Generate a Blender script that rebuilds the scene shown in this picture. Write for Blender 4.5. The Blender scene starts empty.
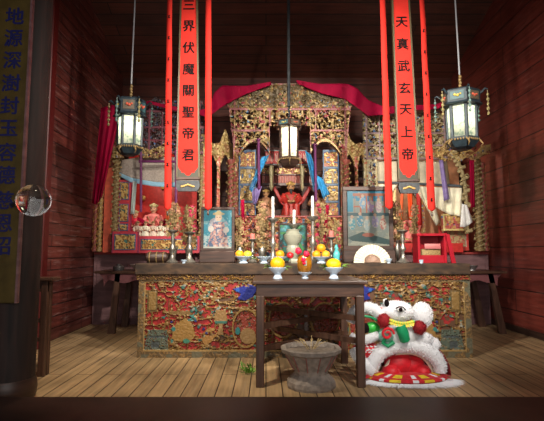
import bpy, math, random
import numpy as np
from mathutils import Vector, Matrix

random.seed(7)
rng = np.random.default_rng(11)
SC = bpy.context.scene
COL = SC.collection
PI = math.pi

# ------------------------------------------------------------------ camera
F = 470.0
TILT = math.atan(48.0 / F)
CZ = 1.13
cam_d = bpy.data.cameras.new('camera')
cam_d.sensor_fit = 'HORIZONTAL'
cam_d.sensor_width = 36.0
cam_d.lens = F / 544.0 * 36.0
cam_d.shift_x = 6.0 / 544.0
cam_d.shift_y = -6.5 / 544.0
cam_d.clip_start = 0.05
cam_o = bpy.data.objects.new('camera', cam_d)
COL.objects.link(cam_o)
cam_o.location = (0, 0, CZ)
cam_o.rotation_euler = (PI / 2 + TILT, 0, 0)
SC.camera = cam_o

ct, st = math.cos(TILT), math.sin(TILT)


def P(px, py, D):
    """Where the line of sight through a photograph point meets the upright plane y = D."""
    u = (px - 266.0) / F
    v = (204.0 - py) / F
    dy = ct - v * st
    dz = st + v * ct
    return (u * D / dy, D, CZ + dz * D / dy)


def X(px, D, py=252):
    return P(px, py, D)[0]


def Z(py, D):
    return P(266, py, D)[2]


def S(D):
    return D / F  # metres per pixel


# ------------------------------------------------------------------ materials
MATS = {}


def newmat(name):
    m = bpy.data.materials.new(name)
    m.use_nodes = True
    nt = m.node_tree
    b = nt.nodes['Principled BSDF']
    return m, nt, b


def plain(name, c, rough=0.6, metal=0.0, var=0.12, scale=14.0, emit=0.0, coat=0.0, bump=0.0, sheen=0.0, spec=0.5):
    if name in MATS:
        return MATS[name]
    m, nt, b = newmat(name)
    b.inputs['Roughness'].default_value = rough
    b.inputs['Metallic'].default_value = metal
    b.inputs['Coat Weight'].default_value = coat
    b.inputs['Sheen Weight'].default_value = sheen
    b.inputs['Specular IOR Level'].default_value = spec
    tc = nt.nodes.new('ShaderNodeTexCoord')
    n = nt.nodes.new('ShaderNodeTexNoise')
    n.inputs['Scale'].default_value = scale
    n.inputs['Detail'].default_value = 4
    r = nt.nodes.new('ShaderNodeValToRGB')
    r.color_ramp.elements[0].position = 0.3
    r.color_ramp.elements[1].position = 0.7
    r.color_ramp.elements[0].color = tuple(x * (1 - var) for x in c) + (1,)
    r.color_ramp.elements[1].color = tuple(min(1, x * (1 + var)) for x in c) + (1,)
    nt.links.new(tc.outputs['Object'], n.inputs['Vector'])
    nt.links.new(n.outputs['Fac'], r.inputs['Fac'])
    nt.links.new(r.outputs['Color'], b.inputs['Base Color'])
    if emit:
        b.inputs['Emission Color'].default_value = tuple(c) + (1,)
        b.inputs['Emission Strength'].default_value = emit
    if bump:
        bp = nt.nodes.new('ShaderNodeBump')
        bp.inputs['Strength'].default_value = bump
        bp.inputs['Distance'].default_value = 0.01
        nt.links.new(n.outputs['Fac'], bp.inputs['Height'])
        nt.links.new(bp.outputs['Normal'], b.inputs['Normal'])
    MATS[name] = m
    return m


def vcol(name, rough=0.5, spec=0.5):
    """Paint and gilding: colour from the mesh, alpha says how metallic (gold leaf) it is."""
    if name in MATS:
        return MATS[name]
    m, nt, b = newmat(name)
    a = nt.nodes.new('ShaderNodeVertexColor')
    a.layer_name = 'Col'
    n = nt.nodes.new('ShaderNodeTexNoise')
    n.inputs['Scale'].default_value = 60
    tc = nt.nodes.new('ShaderNodeTexCoord')
    nt.links.new(tc.outputs['Object'], n.inputs['Vector'])
    mp = nt.nodes.new('ShaderNodeMapRange')
    mp.inputs['To Min'].default_value = 0.75
    mp.inputs['To Max'].default_value = 1.25
    nt.links.new(n.outputs['Fac'], mp.inputs['Value'])
    mx = nt.nodes.new('ShaderNodeVectorMath')
    mx.operation = 'SCALE'
    nt.links.new(a.outputs['Color'], mx.inputs[0])
    nt.links.new(mp.outputs['Result'], mx.inputs['Scale'])
    nt.links.new(mx.outputs['Vector'], b.inputs['Base Color'])
    nt.links.new(a.outputs['Alpha'], b.inputs['Metallic'])
    b.inputs['Roughness'].default_value = rough
    b.inputs['Specular IOR Level'].default_value = spec
    MATS[name] = m
    return m


def wood(name, c1, c2, scale=(3, 3, 40), rough=0.5, bump=0.25, coat=0.0):
    if name in MATS:
        return MATS[name]
    m, nt, b = newmat(name)
    tc = nt.nodes.new('ShaderNodeTexCoord')
    mp = nt.nodes.new('ShaderNodeMapping')
    mp.inputs['Scale'].default_value = scale
    n = nt.nodes.new('ShaderNodeTexNoise')
    n.inputs['Scale'].default_value = 1.0
    n.inputs['Detail'].default_value = 6
    n.inputs['Distortion'].default_value = 0.6
    r = nt.nodes.new('ShaderNodeValToRGB')
    r.color_ramp.elements[0].position = 0.35
    r.color_ramp.elements[1].position = 0.68
    r.color_ramp.elements[0].color = tuple(c1) + (1,)
    r.color_ramp.elements[1].color = tuple(c2) + (1,)
    nt.links.new(tc.outputs['Object'], mp.inputs['Vector'])
    nt.links.new(mp.outputs['Vector'], n.inputs['Vector'])
    nt.links.new(n.outputs['Fac'], r.inputs['Fac'])
    nt.links.new(r.outputs['Color'], b.inputs['Base Color'])
    b.inputs['Roughness'].default_value = rough
    b.inputs['Coat Weight'].default_value = coat
    bp = nt.nodes.new('ShaderNodeBump')
    bp.inputs['Strength'].default_value = bump
    bp.inputs['Distance'].default_value = 0.004
    nt.links.new(n.outputs['Fac'], bp.inputs['Height'])
    nt.links.new(bp.outputs['Normal'], b.inputs['Normal'])
    MATS[name] = m
    return m


def boards(name, c1, c2, cm, axis, bw, bh, mortar, rough=0.6, scratch=None, scratch_amt=0.5):
    """Boards with gaps; axis picks which object axes run along and across them."""
    m, nt, b = newmat(name)
    L = nt.links.new
    tc = nt.nodes.new('ShaderNodeTexCoord')
    sp = nt.nodes.new('ShaderNodeSeparateXYZ')
    cb = nt.nodes.new('ShaderNodeCombineXYZ')
    L(tc.outputs['Object'], sp.inputs[0])
    L(sp.outputs[axis[0]], cb.inputs[0])
    L(sp.outputs[axis[1]], cb.inputs[1])
    br = nt.nodes.new('ShaderNodeTexBrick')
    br.inputs['Scale'].default_value = 1.0
    br.inputs['Brick Width'].default_value = bw
    br.inputs['Row Height'].default_value = bh
    br.inputs['Mortar Size'].default_value = mortar
    br.inputs['Mortar Smooth'].default_value = 0.3
    br.inputs['Bias'].default_value = 0.0
    br.inputs['Color1'].default_value = tuple(c1) + (1,)
    br.inputs['Color2'].default_value = tuple(c2) + (1,)
    br.inputs['Mortar'].default_value = tuple(cm) + (1,)
    L(cb.outputs[0], br.inputs['Vector'])
    # grain along the boards
    mp = nt.nodes.new('ShaderNodeMapping')
    mp.inputs['Scale'].default_value = (1.5, 26, 1)
    L(cb.outputs[0], mp.inputs['Vector'])
    n = nt.nodes.new('ShaderNodeTexNoise')
    n.inputs['Scale'].default_value = 1.0
    n.inputs['Detail'].default_value = 6
    L(mp.outputs[0], n.inputs['Vector'])
    n2 = nt.nodes.new('ShaderNodeTexNoise')
    n2.inputs['Scale'].default_value = 1.6
    n2.inputs['Detail'].default_value = 5
    L(tc.outputs['Object'], n2.inputs['Vector'])
    add = nt.nodes.new('ShaderNodeMath')
    add.operation = 'ADD'
    L(n.outputs['Fac'], add.inputs[0])
    L(n2.outputs['Fac'], add.inputs[1])
    mr = nt.nodes.new('ShaderNodeMapRange')
    mr.inputs['From Min'].default_value = 0.7
    mr.inputs['From Max'].default_value = 1.3
    mr.inputs['To Min'].default_value = 0.55
    mr.inputs['To Max'].default_value = 1.35
    L(add.outputs[0], mr.inputs['Value'])
    sc = nt.nodes.new('ShaderNodeVectorMath')
    sc.operation = 'SCALE'
    L(br.outputs['Color'], sc.inputs[0])
    L(mr.outputs[0], sc.inputs['Scale'])
    out = sc.outputs[0]
    if scratch:
        m3 = nt.nodes.new('ShaderNodeMapping')
        m3.inputs['Rotation'].default_value = (0, 0, scratch[3])
        m3.inputs['Scale'].default_value = (1.3, 13, 1)
        L(cb.outputs[0], m3.inputs['Vector'])
        n3 = nt.nodes.new('ShaderNodeTexNoise')
        n3.inputs['Scale'].default_value = 1.6
        n3.inputs['Detail'].default_value = 8
        n3.inputs['Roughness'].default_value = 0.7
        L(m3.outputs[0], n3.inputs['Vector'])
        rr = nt.nodes.new('ShaderNodeValToRGB')
        rr.color_ramp.elements[0].position = 0.55
        rr.color_ramp.elements[1].position = 0.72
        L(n3.outputs['Fac'], rr.inputs['Fac'])
        mu = nt.nodes.new('ShaderNodeMath')
        mu.operation = 'MULTIPLY'
        mu.inputs[1].default_value = scratch_amt
        L(rr.outputs['Color'], mu.inputs[0])
        mix = nt.nodes.new('ShaderNodeMix')
        mix.data_type = 'RGBA'
        L(mu.outputs[0], mix.inputs['Factor'])
        L(out, mix.inputs[6])
        mix.inputs[7].default_value = tuple(scratch[:3]) + (1,)
        out = mix.outputs[2]
    L(out, b.inputs['Base Color'])
    b.inputs['Roughness'].default_value = rough
    bp = nt.nodes.new('ShaderNodeBump')
    bp.inputs['Strength'].default_value = 0.5
    bp.inputs['Distance'].default_value = 0.008
    iv = nt.nodes.new('ShaderNodeMath')
    iv.operation = 'SUBTRACT'
    L(n.outputs['Fac'], iv.inputs[0])
    L(br.outputs['Fac'], iv.inputs[1])
    L(iv.outputs[0], bp.inputs['Height'])
    L(bp.outputs[0], b.inputs['Normal'])
    MATS[name] = m
    return m


def glass_mat(name, tint=(1, 1, 1), rough=0.02):
    m, nt, b = newmat(name)
    b.inputs['Base Color'].default_value = tuple(tint) + (1,)
    b.inputs['Transmission Weight'].default_value = 1.0
    b.inputs['Roughness'].default_value = rough
    b.inputs['IOR'].default_value = 1.45
    MATS[name] = m
    return m


def pane_mat(name, c, strength):
    """Frosted lantern pane, lit by the bulb behind it."""
    m, nt, b = newmat(name)
    out = nt.nodes['Material Output']
    tr = nt.nodes.new('ShaderNodeBsdfTranslucent')
    tr.inputs['Color'].default_value = tuple(c) + (1,)
    tc = nt.nodes.new('ShaderNodeTexCoord')
    n = nt.nodes.new('ShaderNodeTexNoise')
    n.inputs['Scale'].default_value = 26
    L = nt.links.new
    L(tc.outputs['Object'], n.inputs['Vector'])
    r = nt.nodes.new('ShaderNodeValToRGB')
    r.color_ramp.elements[0].position = 0.36
    r.color_ramp.elements[0].color = (0.35, 0.45, 0.38, 1)
    r.color_ramp.elements[1].position = 0.5
    r.color_ramp.elements[1].color = tuple(c) + (1,)
    L(n.outputs['Fac'], r.inputs['Fac'])
    L(r.outputs[0], tr.inputs['Color'])
    em = nt.nodes.new('ShaderNodeEmission')
    L(r.outputs[0], em.inputs['Color'])
    em.inputs['Strength'].default_value = strength
    ad = nt.nodes.new('ShaderNodeAddShader')
    L(tr.outputs[0], ad.inputs[0])
    L(em.outputs[0], ad.inputs[1])
    L(ad.outputs[0], out.inputs['Surface'])
    MATS[name] = m
    return m


DARKWOOD = wood('dark wood', (0.028, 0.015, 0.011), (0.075, 0.036, 0.025), (2, 2, 30), 0.45, 0.3)
TABLEWOOD = wood('table wood', (0.045, 0.02, 0.012), (0.115, 0.055, 0.034), (2.5, 22, 22), 0.38, 0.2)
LEGWOOD = wood('leg wood', (0.045, 0.02, 0.012), (0.115, 0.055, 0.034), (26, 26, 2.5), 0.42, 0.2)
MAROON = wood('maroon wood', (0.15, 0.075, 0.08), (0.26, 0.14, 0.145), (3, 3, 14), 0.5, 0.15)
REDWOOD = wood('red wood', (0.22, 0.02, 0.015), (0.38, 0.04, 0.03), (4, 4, 20), 0.45, 0.1)
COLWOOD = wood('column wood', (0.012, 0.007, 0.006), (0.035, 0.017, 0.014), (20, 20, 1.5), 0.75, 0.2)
GOLD = plain('gilding', (0.5, 0.30, 0.09), 0.5, 0.3, 0.35, 50, bump=0.4)
OLDGOLD = plain('old gilding', (0.26, 0.17, 0.065), 0.6, 0.2, 0.5, 60, bump=0.4)
PALEGOLD = plain('pale gilding', (0.42, 0.33, 0.16), 0.55, 0.15, 0.4, 60, bump=0.4)
REDPAINT = plain('red paint', (0.5, 0.025, 0.02), 0.45, 0, 0.2, 20)
PINKRED = plain('faded red paint', (0.32, 0.075, 0.055), 0.55, 0, 0.35, 30)
BANNER = plain('scarlet cloth', (0.54, 0.028, 0.02), 0.9, 0, 0.08, 6, spec=0.1)
MAGENTA = plain('magenta silk', (0.33, 0.002, 0.036), 0.7, 0, 0.15, 6, spec=0.15)
INK = plain('black ink', (0.010, 0.006, 0.006), 0.8, spec=0.1)
NAVY = plain('blue paint', (0.01, 0.014, 0.12), 0.5)
PEWTER = plain('pewter', (0.32, 0.30, 0.26), 0.38, 0.75, 0.25, 30)
IRON = plain('dark iron', (0.05, 0.055, 0.06), 0.5, 0.5, 0.3, 30)
WAX = plain('white wax', (0.88, 0.87, 0.84), 0.5, 0, 0.03)
PINKWAX = plain('pink wax', (0.7, 0.2, 0.17), 0.5, 0, 0.1)
ORANGE = plain('orange peel', (0.9, 0.36, 0.01), 0.45, 0, 0.08, 40, bump=0.25)
YELLOW = plain('yellow peel', (0.9, 0.56, 0.01), 0.45, 0, 0.08, 40, bump=0.25)
LIME = plain('green yellow peel', (0.6, 0.62, 0.05), 0.45, 0, 0.1, 40)
LEAF = plain('leaf green', (0.14, 0.3, 0.04), 0.5, 0, 0.4, 30)
PORCELAIN = plain('pale blue porcelain', (0.55, 0.68, 0.82), 0.25, 0, 0.1, 20, coat=0.4)
WHITEPORC = plain('white porcelain', (0.36, 0.36, 0.28), 0.3, 0, 0.08, 20)
STONE = plain('grey stone', (0.3, 0.25, 0.21), 0.85, 0, 0.3, 24, bump=0.6)
FUR = plain('white fur', (0.86, 0.86, 0.88), 0.8, 0, 0.05, 20, sheen=0.3)
LREDFUR = plain('dark red fur', (0.3, 0.006, 0.012), 0.8, 0, 0.3, 30)
CREAM = plain('cream cloth', (0.92, 0.84, 0.64), 0.8, 0, 0.15, 9)
TAUPE = plain('grey embroidered cloth', (0.42, 0.36, 0.31), 0.8, 0, 0.22, 40)
LIGHTBLUE = plain('light blue cloth', (0.3, 0.55, 0.72), 0.7, 0, 0.1, 20)
BLUE = plain('blue silk', (0.03, 0.3, 0.62), 0.5, 0, 0.3, 14, sheen=0.2)
LILAC = plain('lilac silk', (0.3, 0.22, 0.5), 0.55, 0, 0.2, 14)
PURPLE = plain('purple cloth', (0.16, 0.025, 0.12), 0.6, 0, 0.2, 14)
TEAL = plain('teal glaze', (0.1, 0.5, 0.5), 0.3, 0, 0.15, 20)
SKIN = plain('painted face', (0.62, 0.32, 0.2), 0.5, 0, 0.1, 20)
DARKSKIN = plain('gilded face', (0.4, 0.2, 0.09), 0.5, 0.1, 0.2, 20)
HAIR = plain('black hair', (0.01, 0.009, 0.009), 0.6)
PAINT = vcol('painted carving', 0.42)
PRINT = vcol('printed picture', 0.3)
FADED = vcol('faded carving', 0.6)

# ------------------------------------------------------------------ mesh builder


class MB:
    def __init__(self):
        self.v = []
        self.f = []

    def add(self, vs, fs):
        o = len(self.v)
        self.v += [tuple(p) for p in vs]
        self.f += [tuple(i + o for i in f) for f in fs]
        return self

    def box(self, x0, x1, y0, y1, z0, z1, bev=0.0, top=None):
        """Axis box with chamfered vertical and horizontal edges; top=(dx,dy) shrinks the upper face."""
        if x0 > x1: x0, x1 = x1, x0
        if y0 > y1: y0, y1 = y1, y0
        if z0 > z1: z0, z1 = z1, z0
        b = min(bev, (x1 - x0) * .4, (y1 - y0) * .4, (z1 - z0) * .4)
        tx, ty = top or (0, 0)
        if b <= 0:
            vs = [(x0, y0, z0), (x1, y0, z0), (x1, y1, z0), (x0, y1, z0),
                  (x0 + tx, y0 + ty, z1), (x1 - tx, y0 + ty, z1), (x1 - tx, y1 - ty, z1), (x0 + tx, y1 - ty, z1)]
            return self.add(vs, [(3, 2, 1, 0), (4, 5, 6, 7), (0, 1, 5, 4), (1, 2, 6, 5), (2, 3, 7, 6), (3, 0, 4, 7)])

        def ring(z, ins, k):
            a0, a1, c0, c1 = x0 + ins + tx * k, x1 - ins - tx * k, y0 + ins + ty * k, y1 - ins - ty * k
            return [(a0 + b, c0, z), (a1 - b, c0, z), (a1, c0 + b, z), (a1, c1 - b, z),
                    (a1 - b, c1, z), (a0 + b, c1, z), (a0, c1 - b, z), (a0, c0 + b, z)]
        vs = ring(z0, b * .6, 0) + ring(z0 + b, 0, 0) + ring(z1 - b, 0, 1) + ring(z1, b * .6, 1)
        fs = [tuple(range(7, -1, -1)), tuple(range(24, 32))]
        for r in range(3):
            for i in range(8):
                j = (i + 1) % 8
                fs.append((r * 8 + i, r * 8 + j, r * 8 + 8 + j, r * 8 + 8 + i))
        return self.add(vs, fs)

    def tube(self, pts, rad, n=8, cap=True):
        pts = [Vector(p) for p in pts]
        if not hasattr(rad, '__len__'):
            rad = [rad] * len(pts)
        rings = []
        t0 = (pts[1] - pts[0]).normalized()
        up = Vector((0, 0, 1)) if abs(t0.z) < .9 else Vector((1, 0, 0))
        nrm = t0.cross(up).normalized()
        vs = []
        for i, p in enumerate(pts):
            if i == 0: t = pts[1] - pts[0]
            elif i == len(pts) - 1: t = pts[-1] - pts[-2]
            else: t = pts[i + 1] - pts[i - 1]
            t = t.normalized() if t.length > 1e-9 else Vector((0, 0, 1))
            nrm = (nrm - t * nrm.dot(t))
            nrm = nrm.normalized() if nrm.length > 1e-6 else t.orthogonal().normalized()
            bn = t.cross(nrm)
            for k in range(n):
                a = 2 * PI * k / n
                vs.append(p + nrm * math.cos(a) * rad[i] + bn * math.sin(a) * rad[i])
        fs = []
        for i in range(len(pts) - 1):
            for k in range(n):
                k2 = (k + 1) % n
                fs.append((i * n + k, i * n + k2, (i + 1) * n + k2, (i + 1) * n + k))
        if cap:
            fs.append(tuple(range(n - 1, -1, -1)))
            fs.append(tuple((len(pts) - 1) * n + k for k in range(n)))
        return self.add(vs, fs)

    def lathe(self, prof, c, n=20, sx=1.0, sy=1.0, a0=0.0):
        """prof: (radius, z) from bottom to top around the upright axis at c."""
        vs, fs = [], []
        for (r, z) in prof:
            for k in range(n):
                a = a0 + 2 * PI * k / n
                vs.append((c[0] + math.cos(a) * r * sx, c[1] + math.sin(a) * r * sy, c[2] + z))
        for i in range(len(prof) - 1):
            for k in range(n):
                k2 = (k + 1) % n
                fs.append((i * n + k, i * n + k2, (i + 1) * n + k2, (i + 1) * n + k))
        if prof[0][0] > 1e-6: fs.append(tuple(range(n - 1, -1, -1)))
        if prof[-1][0] > 1e-6: fs.append(tuple((len(prof) - 1) * n + k for k in range(n)))
        return self.add(vs, fs)

    def ell(self, c, r, nu=14, nv=9, rot=None):
        if not hasattr(r, '__len__'): r = (r, r, r)
        vs, fs = [], []
        M = rot or Matrix.Identity(3)
        for i in range(nv + 1):
            th = PI * i / nv
            for k in range(nu):
                a = 2 * PI * k / nu
                q = M @ Vector((math.sin(th) * math.cos(a) * r[0], math.sin(th) * math.sin(a) * r[1], math.cos(th) * r[2]))
                vs.append((c[0] + q.x, c[1] + q.y, c[2] + q.z))
        for i in range(nv):
            for k in range(nu):
                k2 = (k + 1) % nu
                fs.append((i * nu + k, (i + 1) * nu + k, (i + 1) * nu + k2, i * nu + k2))
        return self.add(vs, fs)

    def prism(self, poly, y0, y1):
        """Outline in the x-z plane given thickness along y."""
        n = len(poly)
        area = sum(poly[i][0] * poly[(i + 1) % n][1] - poly[(i + 1) % n][0] * poly[i][1] for i in range(n))
        if area < 0: poly = poly[::-1]
        vs = [(x, y0, z) for x, z in poly] + [(x, y1, z) for x, z in poly]
        fs = [tuple(range(n)), tuple(range(2 * n - 1, n - 1, -1))]
        for i in range(n):
            j = (i + 1) % n
            fs.append((j, i, i + n, j + n))
        return self.add(vs, fs)

    def leaf(self, base, tip, w, up=Vector((0, 0, 1))):
        base, tip = Vector(base), Vector(tip)
        d = tip - base
        s = d.cross(up)
        s = s.normalized() * w if s.length > 1e-6 else Vector((w, 0, 0))
        m = base + d * .45 + Vector((0, 0, d.length * .08))
        return self.add([base, m + s, tip, m - s, m + Vector((0, 0, .15 * w))], [(0, 1, 4), (1, 2, 4), (2, 3, 4), (3, 0, 4), (1, 0, 3, 2)])

    def build(self, name, mat, parent=None, smooth=True, solid=0.0, cols=None):
        org = Vector((0, 0, 0))
        q = parent
        while q is not None:
            org += q.location
            q = q.parent
        me = bpy.data.meshes.new(name)
        me.from_pydata([(x - org.x, y - org.y, z - org.z) for x, y, z in self.v], [], self.f)
        me.validate()
        me.update()
        if cols is not None:
            at = me.color_attributes.new('Col', 'FLOAT_COLOR', 'POINT')
            at.data.foreach_set('color', np.asarray(cols, dtype=np.float32).ravel())
        me.materials.append(mat)
        me.polygons.foreach_set('use_smooth', [smooth] * len(me.polygons))
        if smooth:
            try: me.set_sharp_from_angle(angle=math.radians(40))
            except Exception: pass
        o = bpy.data.objects.new(name, me)
        COL.objects.link(o)
        o.parent = parent
        if solid:
            md = o.modifiers.new('thickness', 'SOLIDIFY')
            md.thickness = solid
            md.offset = 0
        return o


def tag(o, label=None, cat=None, group=None, kind=None):
    if label: o['label'] = label
    if cat: o['category'] = cat
    if group: o['group'] = group
    if kind: o['kind'] = kind
    return o


def thing(name, loc, label, cat, group=None):
    o = bpy.data.objects.new(name, None)
    o.empty_display_size = .1
    COL.objects.link(o)
    o.location = loc
    return tag(o, label, cat, group)


def setorg(o, loc):
    """Put a one-mesh thing's origin at its base."""
    loc = Vector(loc)
    o.data.transform(Matrix.Translation(-loc))
    o.location = loc
    return o


def struct(name, mb, mat, smooth=False):
    return tag(mb.build(name, mat, None, smooth), kind='structure')


# ------------------------------------------------------------------ numpy painting helpers

def vnoise(x, y, seed=0):
    x = np.asarray(x, float); y = np.asarray(y, float)
    xi = np.floor(x).astype(np.int64); yi = np.floor(y).astype(np.int64)
    xf = x - xi; yf = y - yi
    u = xf * xf * (3 - 2 * xf); v = yf * yf * (3 - 2 * yf)

    def h(a, b):
        n = (a * 374761393 + b * 668265263 + seed * 1274126177) & 0x7fffffff
        n = ((n ^ (n >> 13)) * 1274126177) & 0x7fffffff
        return ((n ^ (n >> 16)) & 0xffff) / 65535.0
    return (h(xi, yi) * (1 - u) + h(xi + 1, yi) * u) * (1 - v) + (h(xi, yi + 1) * (1 - u) + h(xi + 1, yi + 1) * u) * v


def fbm(x, y, seed=0):
    return .6 * vnoise(x, y, seed) + .28 * vnoise(x * 2.1, y * 2.1, seed + 5) + .12 * vnoise(x * 4.3, y * 4.3, seed + 9)


def ridge(x, y, seed=0):
    return np.abs(fbm(x, y, seed) - .5)


def rect(x, y, x0, y0, x1, y1):
    return (x >= x0) & (x <= x1) & (y >= y0) & (y <= y1)


def disc(x, y, cx, cy, rx, ry=None):
    ry = ry or rx
    return ((x - cx) / rx) ** 2 + ((y - cy) / ry) ** 2 <= 1


def inpoly(x, y, poly):
    inside = np.zeros(x.shape, bool)
    n = len(poly)
    for i in range(n):
        x1, y1 = poly[i]; x2, y2 = poly[(i + 1) % n]
        if y1 == y2: continue
        c = ((y1 > y) != (y2 > y)) & (x < (x2 - x1) * (y - y1) / (y2 - y1) + x1)
        inside ^= c
    return inside


GREY0 = np.array([.5, .3, .1, .5])


def panel(name, D, px0, px1, py0, py1, step, fn, depth, thick, mat, parent=None):
    """A carved board standing at y=D. fn(x,y) in photograph units gives height 0..1, colour+metal, and where wood is left."""
    nx = max(2, int(round((px1 - px0) / step)) + 1)
    ny = max(2, int(round((py1 - py0) / step)) + 1)
    xs = np.linspace(px0, px1, nx); ys = np.linspace(py0, py1, ny)
    gx, gy = np.meshgrid(xs, ys)
    h, c, m = fn(gx, gy)
    if m is None: m = np.ones(gx.shape, bool)
    h = np.clip(h, 0, 1)
    xa, xb = X(px0, D, (py0 + py1) / 2), X(px1, D, (py0 + py1) / 2)
    za, zb = Z(py0, D), Z(py1, D)
    WX = xa + (gx - px0) / (px1 - px0) * (xb - xa)
    WZ = za + (gy - py0) / (py1 - py0) * (zb - za)
    WY = D - h * depth
    n = nx * ny
    front = np.stack([WX, WY, WZ], -1).reshape(-1, 3)
    back = np.stack([WX, np.full_like(WX, D + thick), WZ], -1).reshape(-1, 3)
    cell = m[:-1, :-1] & m[1:, 1:] & m[:-1, 1:] & m[1:, :-1]
    idx = np.arange(n).reshape(ny, nx)
    faces = []
    J, I = np.nonzero(cell)
    a = idx[J, I]; b = idx[J, I + 1]; cc = idx[J + 1, I + 1]; d = idx[J + 1, I]
    faces.append(np.stack([a, d, cc, b], -1))
    faces.append(np.stack([a, b, cc, d], -1) + n)
    pad = np.zeros((ny + 1, nx + 1), bool)
    pad[1:-1, 1:-1] = cell
    for (dj, di, p, q) in ((-1, 0, (0, 0), (0, 1)), (1, 0, (1, 1), (1, 0)), (0, -1, (1, 0), (0, 0)), (0, 1, (0, 1), (1, 1))):
        nb = pad[J + 1 + dj, I + 1 + di]
        s = ~nb
        p1 = idx[J[s] + p[0], I[s] + p[1]]; p2 = idx[J[s] + q[0], I[s] + q[1]]
        faces.append(np.stack([p1, p2, p2 + n, p1 + n], -1))
    allf = np.concatenate(faces)
    allv = np.concatenate([front, back])
    col = np.concatenate([c.reshape(-1, 4)] * 2)
    used = np.unique(allf)
    remap = np.full(len(allv), -1)
    remap[used] = np.arange(len(used))
    mb = MB()
    mb.v = [tuple(p) for p in allv[used].tolist()]
    mb.f = [tuple(f) for f in remap[allf].tolist()]
    o = mb.build(name, mat, parent, smooth=True, cols=col[used])
    return o


def colarr(shape, c, metal=0.0):
    a = np.zeros(shape + (4,))
    a[..., :3] = c
    a[..., 3] = metal
    return a


def setc(a, m, c, metal=0.0):
    a[m, :3] = c
    a[m, 3] = metal


G1 = (.30, .18, .055); G2 = (.18, .10, .035); R1 = (.26, .016, .018); R2 = (.36, .028, .026)
TEALC = (.05, .28, .26); BLUEC = (.02, .04, .25)

# ------------------------------------------------------------------ text


def glyphs(text, size, name, mat, parent, centers, y, thick=0.004, boldness=0.0):
    """One mesh holding a column of characters centred on given (x,z) points, facing the viewer."""
    for ch, (cx, cz) in zip(text, centers):
        cu = bpy.data.curves.new('glyph', 'FONT')
        cu.body = ch
        cu.size = size
        cu.extrude = thick / 2
        cu.resolution_u = 3
        tmp = bpy.data.objects.new('glyph', cu)
        COL.objects.link(tmp)
        dg = bpy.context.evaluated_depsgraph_get()
        me = bpy.data.meshes.new_from_object(tmp.evaluated_get(dg))
        vs = [v.co.copy() for v in me.vertices]
        fs = [tuple(p.vertices) for p in me.polygons]
        bpy.data.objects.remove(tmp)
        bpy.data.curves.remove(cu)
        bpy.data.meshes.remove(me)
        if not vs: continue
        mx = (min(v.x for v in vs) + max(v.x for v in vs)) / 2
        my = (min(v.y for v in vs) + max(v.y for v in vs)) / 2
        mb = MB()      # brush weight: the strokes thickened by slight repeats
        w = boldness * 2
        for k, (ox, oz) in enumerate(((0, 0), (w, 0), (-w, 0), (0, w * .7), (0, -w * .7))):
            mb.add([(cx + v.x - mx + ox, y - thick / 2 - v.z - k * .0002, cz + v.y - my + oz) for v in vs], fs)
        mb.build(name, mat, parent, smooth=False)




def floorD(py, z=0.0):
    v = (204.0 - py) / F
    return (CZ - z) * (ct - v * st) / (-(st + v * ct))


# ================================================================== THE SETTING
XL, XR, YB, YF = -2.75, 3.56, 8.74, -1.6
SLOPE = 0.34


def roofz(y): return 4.46 + SLOPE * (YB - y)


FLOORM = boards('floor boards', (0.52, 0.35, 0.18), (0.40, 0.27, 0.14), (0.03, 0.018, 0.012), ('Y', 'X'), 4.5, 0.135, 0.005, 0.5,
                (0.40, 0.34, 0.27, 0.0), 0.35)
WALLM = boards('wall boards', (0.20, 0.046, 0.034), (0.12, 0.032, 0.027), (0.022, 0.008, 0.007), ('Y', 'Z'), 1.1, 0.15, 0.008, 0.38,
               (0.42, 0.28, 0.26, 0.55), 0.85)
WALLR = boards('right wall boards', (0.20, 0.038, 0.026), (0.15, 0.03, 0.022), (0.02, 0.008, 0.007), ('Y', 'Z'), 3.4, 0.3, 0.008, 0.42,
               (0.34, 0.2, 0.18, -0.6), 0.3)
BACKM = boards('back boards', (0.115, 0.030, 0.018), (0.07, 0.02, 0.013), (0.015, 0.006, 0.005), ('X', 'Z'), 5.0, 0.24, 0.01, 0.55)
ROOFM = boards('roof boards', (0.10, 0.026, 0.015), (0.06, 0.018, 0.011), (0.01, 0.005, 0.004), ('X', 'Y'), 5.0, 0.22, 0.01, 0.6)

struct('floor', MB().box(XL - .1, XR + .1, YF, YB + .1, -.1, 0), FLOORM)
for nm, xa, xb, mt in (('wall_left', XL - .1, XL, WALLM), ('wall_right', XR, XR + .1, WALLR)):
    q = MB()
    q.add([(xa, YF, 0), (xb, YF, 0), (xb, YB, 0), (xa, YB, 0), (xa, YF, roofz(YF)), (xb, YF, roofz(YF)), (xb, YB, roofz(YB)), (xa, YB, roofz(YB))],
          [(3, 2, 1, 0), (4, 5, 6, 7), (0, 1, 5, 4), (1, 2, 6, 5), (2, 3, 7, 6), (3, 0, 4, 7)])
    struct(nm, q, mt)
struct('wall_back', MB().box(XL - .1, XR + .1, YB, YB + .1, 0, roofz(YB)), BACKM)
q = MB()
q.add([(XL - .1, YF, roofz(YF)), (XR + .1, YF, roofz(YF)), (XR + .1, YB + .1, roofz(YB + .1)), (XL - .1, YB + .1, roofz(YB + .1)),
       (XL - .1, YF, roofz(YF) + .1), (XR + .1, YF, roofz(YF) + .1), (XR + .1, YB + .1, roofz(YB + .1) + .1), (XL - .1, YB + .1, roofz(YB + .1) + .1)],
      [(3, 2, 1, 0), (4, 5, 6, 7), (0, 1, 5, 4), (1, 2, 6, 5), (2, 3, 7, 6), (3, 0, 4, 7)])
struct('ceiling', q, ROOFM)
# doorway sill across the bottom of the view
DS = floorD(396.5, .1)
struct('trim_1', MB().box(XL, XR, DS - .75, DS, 0, .10, .012), DARKWOOD)
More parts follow.
